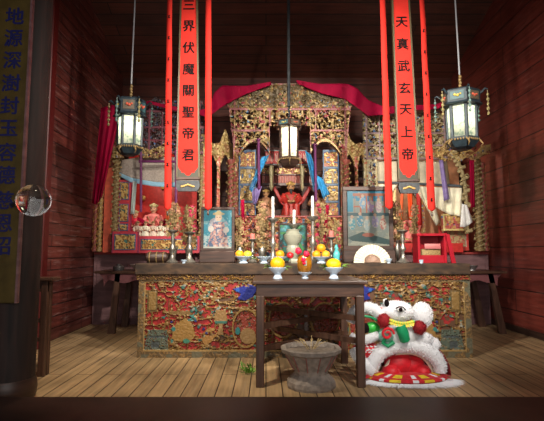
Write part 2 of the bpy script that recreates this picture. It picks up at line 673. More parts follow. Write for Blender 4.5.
# thin rail on the back wall
struct('trim_2', MB().box(XL, XR, YB - .02, YB, Z(70.5, YB), Z(69.3, YB) + .008), plain('pale rail', (.2, .13, .07), .5))
# red post against the left wall
struct('trim_3', MB().box(XL, XL + .10, 5.6, 5.75, 0, roofz(5.7), .01), plain('deep red paint', (.11, .009, .008), .45))
# skirting board on the right and left walls
struct('baseboard_right', MB().box(XR - .02, XR, YF, YB, 0, .09), DARKWOOD)

# ------------------------------------------------------------------ left column, couplet board, globe lamp
CX, CD, CR = X(11, 3.72), 3.78, .19
c = thing('wooden_column', (CX, CD, 0), 'round dark wooden column at the left edge of the doorway', 'column')
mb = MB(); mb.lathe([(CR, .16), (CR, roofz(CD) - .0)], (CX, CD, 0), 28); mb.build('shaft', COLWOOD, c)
mb = MB(); mb.lathe([(.195, 0), (.205, .03), (.21, .08), (.205, .13), (.192, .16)], (CX, CD, 0), 28)
mb.build('plinth', DARKWOOD, c)
DPL = CD - CR - .03
bx0, bx1 = X(-17, DPL), X(18, DPL)
c = thing('couplet_board', ((bx0 + bx1) / 2, DPL, Z(392, DPL)), 'tall dull gold board with blue characters hung on the left column', 'sign board')
PLB = plain('aged gold lacquer', (.10, .068, .014), .5, .1, .3, 8)
z0 = .55
mb = MB().box(bx0, bx1, DPL, DPL + .025, .75, roofz(DPL) - 1.6, .006); mb.build('board', PLB, c, smooth=False)
mb = MB()
mb.box(bx1 - .004, bx1 + .012, DPL - .006, DPL + .03, .75, roofz(DPL) - 1.6)
mb.box(bx0 - .012, bx0 + .004, DPL - .006, DPL + .03, .75, roofz(DPL) - 1.6)
mb.build('frame', MAROON, c, smooth=False)
cent = []
for i, yy in enumerate([16, 38, 60, 83, 105.5, 128, 152, 175, 200, 223, 246]):
    cent.append((X(1.5, DPL), Z(yy, DPL)))
glyphs('地源深澍封玉容德慈恩昭', .15, 'character', NAVY, c, cent, DPL, .004, .0015)

GD = 3.25
gp = Vector(P(33.5, 200.5, GD))
g = thing('glass_globe_lamp', gp, 'clear glass globe lamp beside the dark left column', 'lamp')
GL = glass_mat('clear glass', (.95, .97, .97))
mb = MB(); R = 16.8 * GD / F
mb.ell(gp, (R, R, R * .95), 28, 18)
mb.build('globe', GL, g)
mb = MB()
mb.tube([(gp.x - R * .9, gp.y + .05, gp.z + .01), (gp.x - R * 1.25, gp.y + .1, gp.z), (CX + .06, CD - CR - .01, gp.z)], [.02, .014, .014], 10)
mb.lathe([(.026, 0), (.03, .01), (.03, .05), (.02, .06)], (gp.x - R * 1.02, gp.y + .04, gp.z - .02), 14)
mb.build('bracket', IRON, g)

# ------------------------------------------------------------------ tables


def bar(mb, a, b, w):
    """Square rail between two points."""
    a, b = Vector(a), Vector(b)
    d = (b - a).normalized()
    s = d.cross(Vector((0, 0, 1))).normalized() * w / 2
    u = s.cross(d).normalized() * w / 2
    vs = [a - s - u, a + s - u, a + s + u, a - s + u, b - s - u, b + s - u, b + s + u, b - s + u]
    mb.add(vs, [(0, 1, 2, 3), (7, 6, 5, 4), (1, 0, 4, 5), (2, 1, 5, 6), (3, 2, 6, 7), (0, 3, 7, 4)])


TD0 = floorD(388)
TD1 = floorD(363) + .03
tx0, tx1 = X(256, TD0, 330), X(365, TD0, 330)
tz = Z(281, TD0 - .03)
t = thing('offering_table', ((tx0 + tx1) / 2, (TD0 + TD1) / 2, 0),
          'square dark wooden table with crossed stretchers in front of the carved altar', 'table')
MB().box(tx0 - .035, tx1 + .03, TD0 - .03, TD1 + .03, tz - .03, tz, .008).build('tabletop', TABLEWOOD, t, smooth=False)
az0 = Z(297, TD0)
for nm, bx in (('apron', (tx0, tx1, TD0 + .004, TD0 + .03)), ('apron', (tx0, tx1, TD1 - .03, TD1 - .004)),
               ('apron', (tx0 + .004, tx0 + .03, TD0 + .03, TD1 - .03)), ('apron', (tx1 - .03, tx1 - .004, TD0 + .03, TD1 - .03))):
    MB().box(bx[0], bx[1], bx[2], bx[3], az0, tz - .03, .004).build(nm, TABLEWOOD, t, smooth=False)
LW = .07
corners = {}
for sx in (0, 1):
    for sy in (0, 1):
        xa = tx0 if sx == 0 else tx1 - LW
        ya = TD0 if sy == 0 else TD1 - LW
        MB().box(xa, xa + LW, ya, ya + LW, 0, az0 + .01, .006).build('leg', LEGWOOD, t, smooth=False)
        corners[(sx, sy)] = (xa + LW / 2, ya + LW / 2)


def cn(k, z): return (corners[k][0], corners[k][1], z)


for (a, b, z) in (((0, 0), (1, 1), .50), ((1, 0), (0, 1), .565), ((0, 0), (1, 1), .31), ((1, 0), (0, 1), .375)):
    mb = MB(); bar(mb, cn(a, z), cn(b, z), .045); mb.build('stretcher', LEGWOOD, t, smooth=False)
mb = MB()
mx, my = (tx0 + tx1) / 2, (TD0 + TD1) / 2
mb.box(mx - .015, mx + .015, my - .015, my + .015, .3, .58); mb.build('spindle', LEGWOOD, t, smooth=False)

# small side table by the left wall
SD0 = floorD(377)
sx1 = X(45.5, SD0, 330)
sz = Z(277.5, SD0)
t = thing('side_table', ((XL + .03 + sx1) / 2, SD0 + .07, 0), 'narrow plain wooden table against the left wall, half hidden by the column', 'table')
MB().box(XL + .03, sx1 + .05, SD0 - .02, SD0 + .16, sz - .03, sz, .006).build('tabletop', TABLEWOOD, t, smooth=False)
MB().box(XL + .06, sx1, SD0 + .01, SD0 + .03, sz - .13, sz - .03).build('apron', TABLEWOOD, t, smooth=False)
MB().box(sx1 - .03, sx1 - .01, SD0 + .03, SD0 + .13, sz - .13, sz - .03).build('apron', TABLEWOOD, t, smooth=False)
for xa in (XL + .06, sx1 - .06):
    for ya in (SD0, SD0 + .07):
        MB().box(xa, xa + .06, ya, ya + .05, 0, sz - .03, .005).build('leg', LEGWOOD, t, smooth=False)
for z in (.33, .5):
    mb = MB(); bar(mb, (XL + .1, SD0 + .03, z), (sx1 - .03, SD0 + .03, z), .035); mb.build('stretcher', LEGWOOD, t, smooth=False)

# splayed side tables in front of the platforms
PD = floorD(324.5)


def splay_table(xa, xb, D0, D1, zt, label, leg_px):
    t = thing('console_table', ((xa + xb) / 2, (D0 + D1) / 2, 0), label, 'table')
    mt = MAROON
    MB().box(xa, xb, D0, D1, zt - .035, zt, .01).build('tabletop', TABLEWOOD, t, smooth=False)
    n = 24
    x0, x1 = xa + .13, xb - .13
    poly = [(xa + .06, zt - .036), (xa + .12, zt - .1)] + [(x0 + (x1 - x0) * i / n, zt - .15 + .02 * math.sin(i / n * PI * 6) - (.06 if i in (0, n) else 0)) for i in range(n + 1)] + [(xb - .12, zt - .1), (xb - .06, zt - .036)]
    MB().prism(poly, D0 + .05, D0 + .07).build('apron', plain('dusty rose wood', (.17, .055, .06), .55), t, smooth=False)
    for sx in (0, 1):
        for yy in (D0 + .05, D1 - .11):
            xt = xa + .32 if sx == 0 else xb - .22
            xbm = xa + .25 if sx == 0 else xb - .08
            q = MB()
            w = .05
            q.add([(xbm - w, yy - .0, 0), (xbm + w, yy, 0), (xbm + w, yy + .06, 0), (xbm - w, yy + .06, 0),
                   (xt - w * .7, yy, zt - .03), (xt + w * .7, yy, zt - .03), (xt + w * .7, yy + .06, zt - .03), (xt - w * .7, yy + .06, zt - .03)],
                  [(3, 2, 1, 0), (4, 5, 6, 7), (0, 1, 5, 4), (1, 2, 6, 5), (2, 3, 7, 6), (3, 0, 4, 7)])
            q.build('leg', LEGWOOD, t, smooth=False)
    return t


CD0 = floorD(334)
ctz = Z(271, CD0)
splay_table(X(95, CD0, 271), X(95, CD0, 271) + 1.35, CD0 - .05, PD - .14, ctz, 'low dark table with splayed legs left of the carved altar', None)
splay_table(X(506, CD0, 271) - 1.35, X(506, CD0, 271), CD0 - .05, PD - .14, ctz, 'low dark table with splayed legs right of the carved altar', None)

# ------------------------------------------------------------------ platforms behind
ptz = Z(252.2, PD)


def platform(xa, xb, label):
    t = thing('shrine_platform', ((xa + xb) / 2, (PD + YB) / 2, 0), label, 'platform')
    MB().box(xa, xb, PD, YB - .02, 0, ptz - .035).build('body', MAROON, t, smooth=False)
    MB().box(xa, xb + .0, PD - .03, YB - .02, ptz - .035, ptz, .008).build('top_board', plain('dull red paint', (.33, .05, .045), .45), t, smooth=False)
    q = MB()
    w = (xb - xa) / 3
    for i in range(3):
        q.box(xa + i * w + .05, xa + (i + 1) * w - .05, PD - .012, PD, .12, ptz - .12, .006)
    q.build('front_panel', MAROON, t, smooth=False)
    return t


PLX1 = X(205, PD)
platform(XL + .02, PLX1, 'dark maroon platform under the left shrine')
PRX0 = X(372, PD)
platform(PRX0, min(X(491, PD), XR - .03), 'dark maroon platform under the right shrine')

# ------------------------------------------------------------------ carved altar
AD = floorD(358)
AD1 = AD + .72
ax0, ax1 = X(138.5, AD, 300), X(470.5, AD, 300)
atz = Z(263.5, AD)
alt = thing('carved_altar', ((ax0 + ax1) / 2, AD + .36, 0), 'long red and gold carved altar with a dark wooden top across the room', 'altar')
SLAB = wood('scorched top', (.022, .012, .007), (.085, .045, .022), (6, 16, 16), .75, .4)
MB().box(X(136, AD), X(469, AD), AD - .03, AD1, Z(274.5, AD), atz, .008).build('top_board', SLAB, alt, smooth=False)
MB().box(ax0 + .01, ax1 - .01, AD + .045, AD1 - .02, .0, Z(274.5, AD)).build('body', DARKWOOD, alt, smooth=False)


def frieze(x, y):
    h = np.zeros(x.shape)
    c = colarr(x.shape, (.10, .045, .02), .1)
    n = ridge(x * .45, y * .9, 3)
    m = n < .07
    setc(c, m, (.20, .12, .04), .2)
    m2 = (vnoise(x * .09, y * 0, 8) > .55) & m
    setc(c, m2, (.36, .2, .05), .3)
    m3 = (vnoise(x * .12, y * .1, 18) > .7) & ~m
    setc(c, m3, (.25, .03, .02), .0)
    return np.where(m, .8, .1), c, None


panel('frieze', AD + .0, 137, 470, 274.5, 279.5, .6, frieze, .02, .04, PAINT, alt)


def altar_front(x, y):
    cxm = 304.0
    side = x < cxm
    u = np.where(side, x, 2 * cxm - x)          # right half mirrors the left
    h = np.full(x.shape, .12)
    c = colarr(x.shape, R1, 0)
    n = vnoise(x * .5, y * .5, 21)
    setc(c, n > .6, R2, 0)
    worn = (fbm(x * .08, y * .1, 71) + (x - 300) / 700.0) > .56      # the paint has worn brown, most of all on the right
    setc(c, worn, (.11, .055, .03), 0)
    # clouds, boughs and figures in low relief
    w1 = ridge(x * .13 + 3, y * .18, 31)
    m = w1 < .075
    n2 = ridge(x * .25, y * .32, 41)
    m |= (n2 < .07) & (vnoise(x * .07, y * .09, 44) > .38)
    h = np.where(m, .55 + .45 * (1 - w1 / .12).clip(0, 1), h)
    setc(c, m, (.235, .135, .042), .1)
    setc(c, m & (vnoise(x * .3, y * .3, 51) > .62), G2, .3)
    setc(c, m & (vnoise(x * .22, y * .25, 57) > .82), (.04, .16, .14), 0)
    setc(c, m & (vnoise(x * .25, y * .3, 59) > .88), (.28, .26, .2), 0)

    def blob(mask, col, hh, met=.35):
        nonlocal h
        h = np.where(mask, hh + .18 * vnoise(x * .8, y * .8, 5), h)
        setc(c, mask, tuple(v_ * .6 for v_ in col), met * .4)
    # tablet upper corner
    blob(rect(u, y, 147, 290, 157.5, 312), (.22, .14, .05), .55)
    blob(rect(u, y, 148.8, 292, 155.7, 310), (.42, .25, .08), .75)
    blob(rect(u, y, 151.2, 312, 153, 325), G1, .6)
    blob(rect(u, y, 168.3, 300, 169.8, 330), (.32, .16, .06), .6)
    # teal rockery
    blob(inpoly(u, y, [(145, 350), (147, 338), (150, 330), (168, 330), (169, 350)]) & (ridge(x * .5, y * .5, 77) > .03), (.16, .20, .15), .6, .1)
    blob(rect(u, y, 150, 336, 166, 338) | rect(u, y, 152, 341, 160, 348), (.1, .12, .12), .4, .0)
    # house / elephant
    blob(inpoly(u, y, [(172, 338), (176, 324), (186, 318), (193, 326), (196, 336), (192, 341), (176, 341)]), (.50, .28, .08), .85)
    blob(rect(u, y, 171, 311, 192, 315), (.34, .2, .07), .7)
    blob(disc(u, y, 174, 329, 2.2), TEALC, .9, 0)
    blob(disc(u, y, 187, 341, 3.4, 2.4), (.08, .3, .2), .8, 0)
    for (a, b_, r_) in ((192, 311, 2.4), (201, 313, 2.1), (195, 292, 2.0), (183, 287, 2.5), (216, 311, 2.2), (207, 296, 1.8), (199, 327, 2.0), (178, 297, 1.8)):
        blob(disc(u, y, a, b_, r_ * .8), (.05, .18, .15), .85, 0)
        blob(disc(u, y, a + 1.5, b_ - 1.5, r_ * .6), (.35, .35, .3), .95, 0)
    for (a, b_) in ((204, 329), (196, 321), (207, 333), (172, 322)):
        blob(disc(u, y, a, b_, 1.3), BLUEC, .85, 0)
    # fish and vase
    blob(inpoly(u, y, [(202, 340), (205, 345), (212, 342), (218, 333), (212, 336), (206, 335)]), (.5, .25, .07), .85)
    blob(disc(u, y, 211, 330, 4, 1.8), (.5, .28, .08), .8)
    blob(inpoly(u, y, [(214, 322), (216, 310), (226, 310), (228, 322), (223, 325), (224, 335), (218, 335), (219, 325)]), (.45, .26, .1), .85)
    blob(rect(u, y, 215, 321, 227, 323.5), (.06, .2, .15), .95, 0)
    # round medallions towards the middle
    for (a, b_, ra, rb) in ((246, 328, 14, 20), (283, 320, 15, 18)):
        ring = disc(u, y, a, b_, ra, rb) & ~disc(u, y, a, b_, ra - 2, rb - 2.4)
        inner = disc(u, y, a, b_, ra - 2, rb - 2.4)
        blob(inner & (ridge(x * .4, y * .4, 91) > .05), (.42, .07, .04), .2, 0)
        blob(ring, (.5, .3, .09), .85)
    blob(disc(u, y, 248, 336, 8, 8), (.5, .3, .12), .9)
    blob(disc(u, y, 238, 331, 2.5, 4), (.04, .3, .3), .9, 0)
    # blue birds
    bird = inpoly(u, y, [(232, 289), (240, 287), (250, 284), (258, 288), (253, 297), (245, 301), (237, 299), (241, 294)])
    blob(bird, (.015, .03, .32), .9, 0)
    blob(disc(u, y, 237.5, 290, 2), (.02, .15, .6), .95, 0)
    # upper garland
    gar = (y < 285 + 2 * np.sin(x * .16)) & (ridge(x * .3, y * .5, 13) < .09)
    blob(gar, (.40, .22, .07), .75)
    # frame
    fr = (x < 144) | (x > 465) | (y > 351) | (y < 282)
    setc(c, fr, (.13, .085, .04), .1)
    h = np.where(fr, .8 + .2 * vnoise(x * .6, y * .6, 3), h)
    setc(c, fr & (ridge(x * .4, y * .4, 14) < .06), (.3, .18, .07), .3)
    setc(c, fr & (vnoise(x * .2, y * .2, 15) > .68), (.12, .11, .07), .0)
    inner = (x > 144) & (x < 145.2) | (x < 465) & (x > 463.8) | (y < 351) & (y > 349.6)
    setc(c, inner & ~fr, (.4, .26, .1), .4)
    h = np.where(inner, .9, h)
    return h, c, None


panel('carved_front', AD + .03, 138.5, 470.5, 279, 358, .55, altar_front, .026, .03, PAINT, alt)

# ================================================================== RED BANNERS
BD = 5.0


def board_banner(xt0, xt1, xb0, xb1, ybot, text, cys, label):
    top = roofz(BD) - .02
    zb = Z(ybot, BD)
    pt, pb = P((xt0 + xt1) / 2, 5, BD), P((xb0 + xb1) / 2, ybot, BD)
    wt = (xt1 - xt0) * S(BD) * .96; wb = (xb1 - xb0) * S(BD)

    def cx(z):
        k = (z - pb[2]) / (pt[2] - pb[2]); return pb[0] + (pt[0] - pb[0]) * k

    def hw(z):
        k = (z - pb[2]) / (pt[2] - pb[2]); return (wb + (wt - wb) * k) / 2
    c = thing('couplet_banner', (cx(zb), BD, zb), label, 'banner', None)
    ztop = top
    q = MB().prism([(cx(zb) - hw(zb), zb), (cx(zb) + hw(zb), zb), (cx(ztop) + hw(ztop), ztop), (cx(ztop) - hw(ztop), ztop)], BD, BD + .02)
    q.build('red_board', BANNER, c, smooth=False)
    fw = .018
    for sg in (-1, 1):
        a, b = cx(zb) + sg * hw(zb), cx(ztop) + sg * hw(ztop)
        q = MB().prism([(a, zb - .01), (a + sg * fw, zb - .01), (b + sg * fw, ztop), (b, ztop)], BD - .012, BD + .03)
        q.build('side_frame', plain('dull olive wood', (.07, .05, .02), .5, .1), c, smooth=False)
    z1 = zb
    q = MB().box(cx(zb) - hw(zb) - fw, cx(zb) + hw(zb) + fw, BD - .012, BD + .03, zb - .03, zb, .004)
    q.build('bottom_frame', DARKWOOD, c, smooth=False)
    # dark cloud shapes at the foot of the board
    q = MB(); w = hw(zb); x_ = cx(zb)
    for sg in (-1, 1):
        q.prism([(x_ + sg * w, zb), (x_ + sg * w, zb + .12), (x_ + sg * w * .85, zb + .085), (x_ + sg * w * .7, zb + .07), (x_ + sg * w * .62, zb + .045), (x_ + sg * w * .35, zb + .045), (x_ + sg * w * .2, zb + .02), (x_, zb + .012), (x_, zb)], BD - .006, BD - .001)
    q.build('cloud_ornament', plain('dark green paint', (.03, .025, .01), .5), c, smooth=False)
    # carved bracket under the board
    q = MB(); w = hw(zb) * 1.08
    q.prism([(x_ - w, zb - .04), (x_ + w, zb - .04), (x_ + w * 1.08, zb - .1), (x_ + w * .85, zb - .155), (x_ - w * .85, zb - .155), (x_ - w * 1.08, zb - .1)], BD - .01, BD + .03)
    br = q.build('carved_bracket', IRON, c, smooth=False)
    q = MB()
    for k in range(7):
        a = (k - 3) / 3
        q.ell((x_ + a * w * .5, BD - .016, zb - .085 - abs(a) * .02), (.016, .007, .011), 8, 6)
    q.build('gilt_flower', GOLD, br)
    cs = [(cx(Z(y, BD)), Z(y, BD)) for y in cys]
    glyphs(text, .138, 'character', INK, c, cs, BD - .001, .004, .0017)
    return c


board_banner(181, 197, 177.5, 198.5, 177, '三界伏魔關聖帝君', [5.0, 26, 47.5, 69, 90.5, 112, 133, 155],
             'tall red board banner with black characters left of the centre lantern')
board_banner(392.5, 409, 399.5, 418, 179, '天真武玄天上帝', [22, 44, 66, 88, 109.5, 131.5, 154],
             'tall red board banner with black characters right of the centre lantern')


def strip(xt, xb, wt, wb, ybot, label, marks, ph=12):
    top = roofz(BD - .02) + .05
    pt, pb = P(xt, 5, BD), P(xb, ybot, BD)
    y0 = BD - .02

    def cx(z):
        k = (z - pb[2]) / (pt[2] - pb[2]); return pb[0] + (pt[0] - pb[0]) * k
    hb, ht = wb * S(BD) / 2, wt * S(BD) / 2
    c = thing('cloth_streamer', (pb[0], y0, pb[2]), label, 'banner')
    n = 40
    vs, fs = [], []
    zbt = pb[2] + .035
    for i in range(n + 1):
        z = zbt + (top - zbt) * i / n
        h = hb + (ht - hb) * min(1, i / n * (top - zbt) / (pt[2] - zbt))
        wv = .006 * math.sin(i * .9)
        for k in (-1, 0, 1):
            vs.append((cx(z) + k * h, y0 + wv + abs(k) * .004, z))
    for i in range(n):
        for k in range(2):
            a = i * 3 + k
            fs.append((a, a + 1, a + 4, a + 3))
    vs.append((pb[0], y0, pb[2])); m = len(vs) - 1
    fs += [(m, 1, 0), (m, 2, 1)]
    q = MB().add(vs, fs); q.build('cloth', BANNER, c, solid=.003)
    q = MB().lathe([(.001, -.05), (.010, -.045), (.012, -.01), (.004, 0)], (pb[0], y0, pb[2] - .0), 8)
    q.build('tassel', DARKWOOD, c)
    if marks:
        q = MB()
        y = ph
        while y < ybot - 8:
            z = Z(y, BD); x = cx(z)
            for (dx, dz, w, h) in ((0, .014, .012, .003), (0, 0, .003, .016), (0, -.012, .014, .003), (-.006, .002, .003, .010)):
                q.box(x + dx - w, x + dx + w, y0 - .012, y0 - .009, z + dz - h, z + dz + h)
            y += 21
        q.build('small_writing', INK, c, smooth=False)
    return c


strip(169.9, 167.8, 5.2, 7.4, 211, 'scarlet cloth streamer with small writing, left side of the left couplet banner', True, 18)
strip(208.6, 208.3, 5.8, 7.2, 211, 'plain scarlet cloth streamer, right side of the left couplet banner', False)
strip(382.3, 389, 5.6, 7.6, 210, 'plain scarlet cloth streamer, left side of the right couplet banner', False)
strip(421.7, 431.3, 5.0, 8.0, 212, 'scarlet cloth streamer with small writing, right side of the right couplet banner', True, 32)

# ================================================================== LANTERNS
PANE_LIT = pane_mat('lit lantern glass', (.72, .72, .62), .10)
PANE_WARM = pane_mat('lit centre lantern glass', (.9, .82, .68), .3)
LGREY = plain('blue grey paint', (.018, .032, .042), .5, .1, .4, 30)
CHAIN = plain('light cord', (.35, .36, .38), .5)


def lantern_paint(x, y):
    c = colarr(x.shape, (.28, .27, .2), 0)
    return c


def lantern(px, ytop, ywaist, ybot, wpx, D, label, pane, rot, wire_px, ears=True, power=12.0, body_c=None, dark=False):
    cx, _, zt = P(px, ytop, D)
    zw, zb = Z(ywaist, D), Z(ybot, D)
    cxb = X(px, D, ybot)
    cx = (cx + cxb) / 2
    R = wpx * S(D) / 2
    t = thing('palace_lantern', (cx, D, zb), label, 'lantern')
    fm = DARKWOOD if dark else LGREY

    def hexp(r, z, a0=rot): return [(cx + r * math.cos(a0 + k * PI / 3), D + r * math.sin(a0 + k * PI / 3), z) for k in range(6)]
    # roof: flared band with a low crown
    hb = zt - zw
    q = MB()
    rings = [hexp(R * .55, zt + .10 * hb), hexp(R * .95, zt), hexp(R * 1.02, zt - hb * .1), hexp(R * 1.0, zw + hb * .15), hexp(R * 1.15, zw), hexp(R * .8, zw - hb * .08)]
    vs = [p for r in rings for p in r]
    fs = [tuple(range(6))]
    for i in range(len(rings) - 1):
        for k in range(6):
            k2 = (k + 1) % 6
            fs.append((i * 6 + k, (i + 1) * 6 + k, (i + 1) * 6 + k2, i * 6 + k2))
    fs.append(tuple(range((len(rings) - 1) * 6 + 5, (len(rings) - 1) * 6 - 1, -1)))
    roof = q.add(vs, fs).build('roof', fm, t, smooth=False)
    # painted flower panels on the band
    for k in range(6):
        a = rot + (k + .5) * PI / 3
        rr = R * 1.0 * math.cos(PI / 6) + .004
        c0 = Vector((cx + rr * math.cos(a), D + rr * math.sin(a), (zt - hb * .1 + zw + hb * .15) / 2))
        tv = Vector((-math.sin(a), math.cos(a), 0)); nv = Vector((math.cos(a), math.sin(a), 0))
        hw_, hh = R * .36, hb * .27
        vs = []
        for off in (.004, 0):
            for (a1, b1) in ((-1, -1), (1, -1), (1, 1), (-1, 1)):
                vs.append(c0 + tv * hw_ * a1 + Vector((0, 0, 1)) * hh * b1 + nv * off)
        q = MB().add(vs, [(0, 1, 2, 3), (7, 6, 5, 4), (1, 0, 4, 5), (2, 1, 5, 6), (3, 2, 6, 7), (0, 3, 7, 4)])
        pn = q.build('painted_panel', plain('lantern teal panel' if k % 2 else 'lantern buff panel', (.04, .10, .11) if k % 2 else (.12, .09, .06), .5, 0, .3, 30), t, smooth=False)
        q = MB()
        for (dx, dz, r_) in ((-.3, .1, .3), (.1, -.1, .36), (.5, .15, .24)):
            q.ell(c0 + tv * hw_ * dx + Vector((0, 0, hh * dz)) + nv * .006, (r_ * hh, r_ * hh, r_ * hh), 8, 6)
        q.build('painted_flower', plain('flower red', (.6, .1, .05), .5) if k % 3 else plain('flower yellow', (.7, .5, .08), .5), pn)
    # glass panes and corner posts
    zc0 = zb + (zw - zb) * .24
    rp = R * .77
    lo, hi = hexp(rp * .96, zc0), hexp(rp, zw - hb * .05)
    for k in range(6):
        k2 = (k + 1) % 6
        m_ = Vector(((lo[k][0] + lo[k2][0]) / 2 - cx, (lo[k][1] + lo[k2][1]) / 2 - D, 0)).normalized() * .003
        a = [Vector(p) for p in (lo[k], lo[k2], hi[k2], hi[k])]
        vs = a + [p - m_ for p in a]
        MB().add(vs, [(0, 1, 2, 3), (7, 6, 5, 4), (1, 0, 4, 5), (2, 1, 5, 6), (3, 2, 6, 7), (0, 3, 7, 4)]).build('glass_pane', pane, t, smooth=False)
        MB().tube([lo[k], hi[k]], R * .10, 6).build('corner_post', fm, t)
    # stepped base with gilt trim
    q = MB()
    rings = [hexp(R * .86, zc0 + .01), hexp(R * .9, zc0 - .015), hexp(R * .82, zc0 - .04), hexp(R * .6, zb + .02), hexp(R * .35, zb)]
    vs = [p for r in rings for p in r]
    fs = [tuple(range(6))]
    for i in range(len(rings) - 1):
        for k in range(6):
            k2 = (k + 1) % 6
            fs.append((i * 6 + k, (i + 1) * 6 + k, (i + 1) * 6 + k2, i * 6 + k2))
    fs.append(tuple(range((len(rings) - 1) * 6 + 5, (len(rings) - 1) * 6 - 1, -1)))
    q.add(vs, fs).build('base', fm, t, smooth=False)
    q = MB()
    pts = hexp(R * .9, zc0 - .02)
    for k in range(6):
        a, b = Vector(pts[k]), Vector(pts[(k + 1) % 6])
        for j in range(6):
            p = a.lerp(b, (j + .5) / 6)
            q.ell(p, (.010, .010, .014), 6, 5)
        q.tube([a + Vector((0, 0, -.01)), a + (a - Vector((cx, D, a.z))).normalized() * .03 + Vector((0, 0, -.05)), a + Vector((0, 0, -.08))], [.012, .008, .003], 6)
    q.build('gilt_trim', OLDGOLD, t)
    # dragon brackets with beaded tassels
    if ears:
        outer = hexp(R * 1.02, zw + hb * .7)
        for k in range(6):
            p = Vector(outer[k]); d = (p - Vector((cx, D, p.z))).normalized()
            q = MB()
            q.tube([p, p + d * R * .12 + Vector((0, 0, .02)), p + d * R * .25 + Vector((0, 0, .045)), p + d * R * .38 + Vector((0, 0, .03))], [.012, .013, .013, .006], 7)
            e = q.build('dragon_bracket', LGREY, t)
            tip = p + d * R * .36 + Vector((0, 0, .02))
            q = MB()
            q.tube([tip, tip - Vector((0, 0, .26))], .004, 5)
            for j in range(5):
                q.ell(tip - Vector((0, 0, .05 + .052 * j)), (.015 + .004 * (j % 2), .015, .02), 8, 6)
            q.build('beaded_tassel', plain('tassel bead %d' % (k % 2), (.25, .2, .08) if k % 2 else (.12, .2, .18), .5, .1, .5, 60), e)
    # hook, chain and cord to the roof boards
    q = MB()
    q.tube([(cx, D, zt), (cx, D, zt + .05)], .014, 8)
    for j in range(4):
        q.lathe([(.006, -.02), (.017, -.01), (.017, .01), (.006, .02)], (cx + .004 * (j % 2), D, zt + .07 + .035 * j), 8)
    q.build('hook', OLDGOLD if not dark else IRON, t)
    xtop = cx + (X(wire_px, D, 5) - X(px, D, 60)) * 1.0
    zr = roofz(D)
    MB().tube([(cx, D, zt + .2), (xtop, D, zr)], .009 if not dark else .022, 8).build('hanging_cord', CHAIN if not dark else IRON, t)
    # bulb
    q = MB().ell((cx, D, (zc0 + zw) / 2), (.028, .028, .04), 12, 8)
    q.build('bulb', plain('bulb glow', (1, .92, .78), .5, emit=14.0), t)
    l = bpy.data.lights.new('bulb_light', 'POINT'); l.energy = power; l.color = (1, .93, .8); l.shadow_soft_size = .04
    lo_ = bpy.data.objects.new('bulb_light', l); COL.objects.link(lo_); lo_.location = (cx, D, (zc0 + zw) / 2 + .06)
    return t


lantern(130, 100.5, 117, 156, 31, 5.4, 'lit hexagonal lantern hung in front of the left shrine', PANE_LIT, .15, 134.5, power=6)
lantern(461.5, 92, 107, 150, 37, 5.1, 'lit hexagonal lantern hung in front of the right shrine', PANE_LIT, .45, 456, power=6)
lantern(289, 121, 128.5, 168, 26, 6.3, 'small bright lantern hung at the centre under a thick dark cord', PANE_WARM, .52, 289, ears=False, power=14, dark=True)

# ================================================================== CENTRE SHRINE GATE
GDP = 7.1


def gold_color(x, y, h, seed=1, pale=False, dim=1.0):
    base = (.36, .25, .10) if not pale else (.56, .45, .22)
    c = colarr(x.shape, tuple(v * dim for v in base), .35)
    n = vnoise(x * .45, y * .45, seed + 60)
    setc(c, n > .72, (.30 * dim, .15 * dim, .05 * dim), .25)
    setc(c, n < .22, (.30, .04, .05), 0)
    n2 = vnoise(x * .5 + 9, y * .5, seed + 70)
    setc(c, n2 > .9, (.05, .16, .3), 0)
    return c


def scroll(x, y, seed, k=.28, w=.085):
    r = ridge(x * k, y * k, seed)
    r2 = ridge(x * k * 1.7 + 30, y * k * 1.7, seed + 3)
    return (r < w) | (r2 < w * .75), 1 - np.minimum(r / w, r2 / w).clip(0, 1) * .6


def gate(x, y):
    cx = 290.0
    u = np.where(x < cx, x, 2 * cx - x)     # symmetric
    # silhouette: flared crown narrowing to posts
    top = 84 + np.clip((268 - u), 0, 60) * .36
    left_edge = np.where(y < 110, 225 + (y - 104) * .55, 228.4 + (y - 110) * .12)
    left_edge = np.where(y < 104, 226 - (104 - y) * -.1, left_edge)
    left_edge = np.minimum(left_edge, 233)
    sil = (u >= left_edge) & (y >= top) & (y < 262)
    m, hh = scroll(x, y, 5, .40, .155)
    # frames
    frame = (np.abs(y - 111) < 1.3) | (np.abs(y - 132.5) < 1.3) | (u < left_edge + 1.2) | ((np.abs(u - 234.5) < 1.0) & (y < 150)) \
        | (np.abs(y - top - 1) < 1.3) | ((np.abs(u - 264) < 1.0) & rect(x, y, 0, 111, 999, 133)) | ((np.abs(u - 270) < 1.0) & rect(x, y, 0, 111, 999, 160))
    dense = (y < 110) & ((vnoise(x * .8, y * .8, 33) > .15))
    keep = (m | frame | dense)
    # small square lights
    # arch opening below
    t = (u - 255) / 15.5
    arch = (y > 142 + 14 * t ** 2) & (u > 239.5) & (u < 270.5)
    centre = (u > 270) & (y > 128)
    below = (y > 156) & (u > 238.5)
    keep &= ~(arch | centre | below)
    rim = (np.abs(y - (142 + 14 * t ** 2)) < 2.0) & (u > 239) & (u < 271)
    keep |= rim & ~centre
    post = (u < 238.5) & (y > 150)
    keep |= post
    sil &= keep
    h = np.where(frame | rim, .95, .35 + .5 * hh)
    c = gold_color(x, y, h, 2, dim=.9)
    setc(c, frame & (vnoise(x * .2, y * .2, 4) > .35), (.30, .10, .10), .1)
    # dim light on the crown, put into its colour as darker gilding
    setc(c, (y < 108) & (vnoise(x * .5, y * .5, 9) > .38), (.13, .09, .045), .2)
    # red posts with gilt vines
    pm = post & (ridge(x * .35, y * .2, 17) > .07)
    setc(c, pm, (.28, .07, .05), 0)
    return h, c, sil


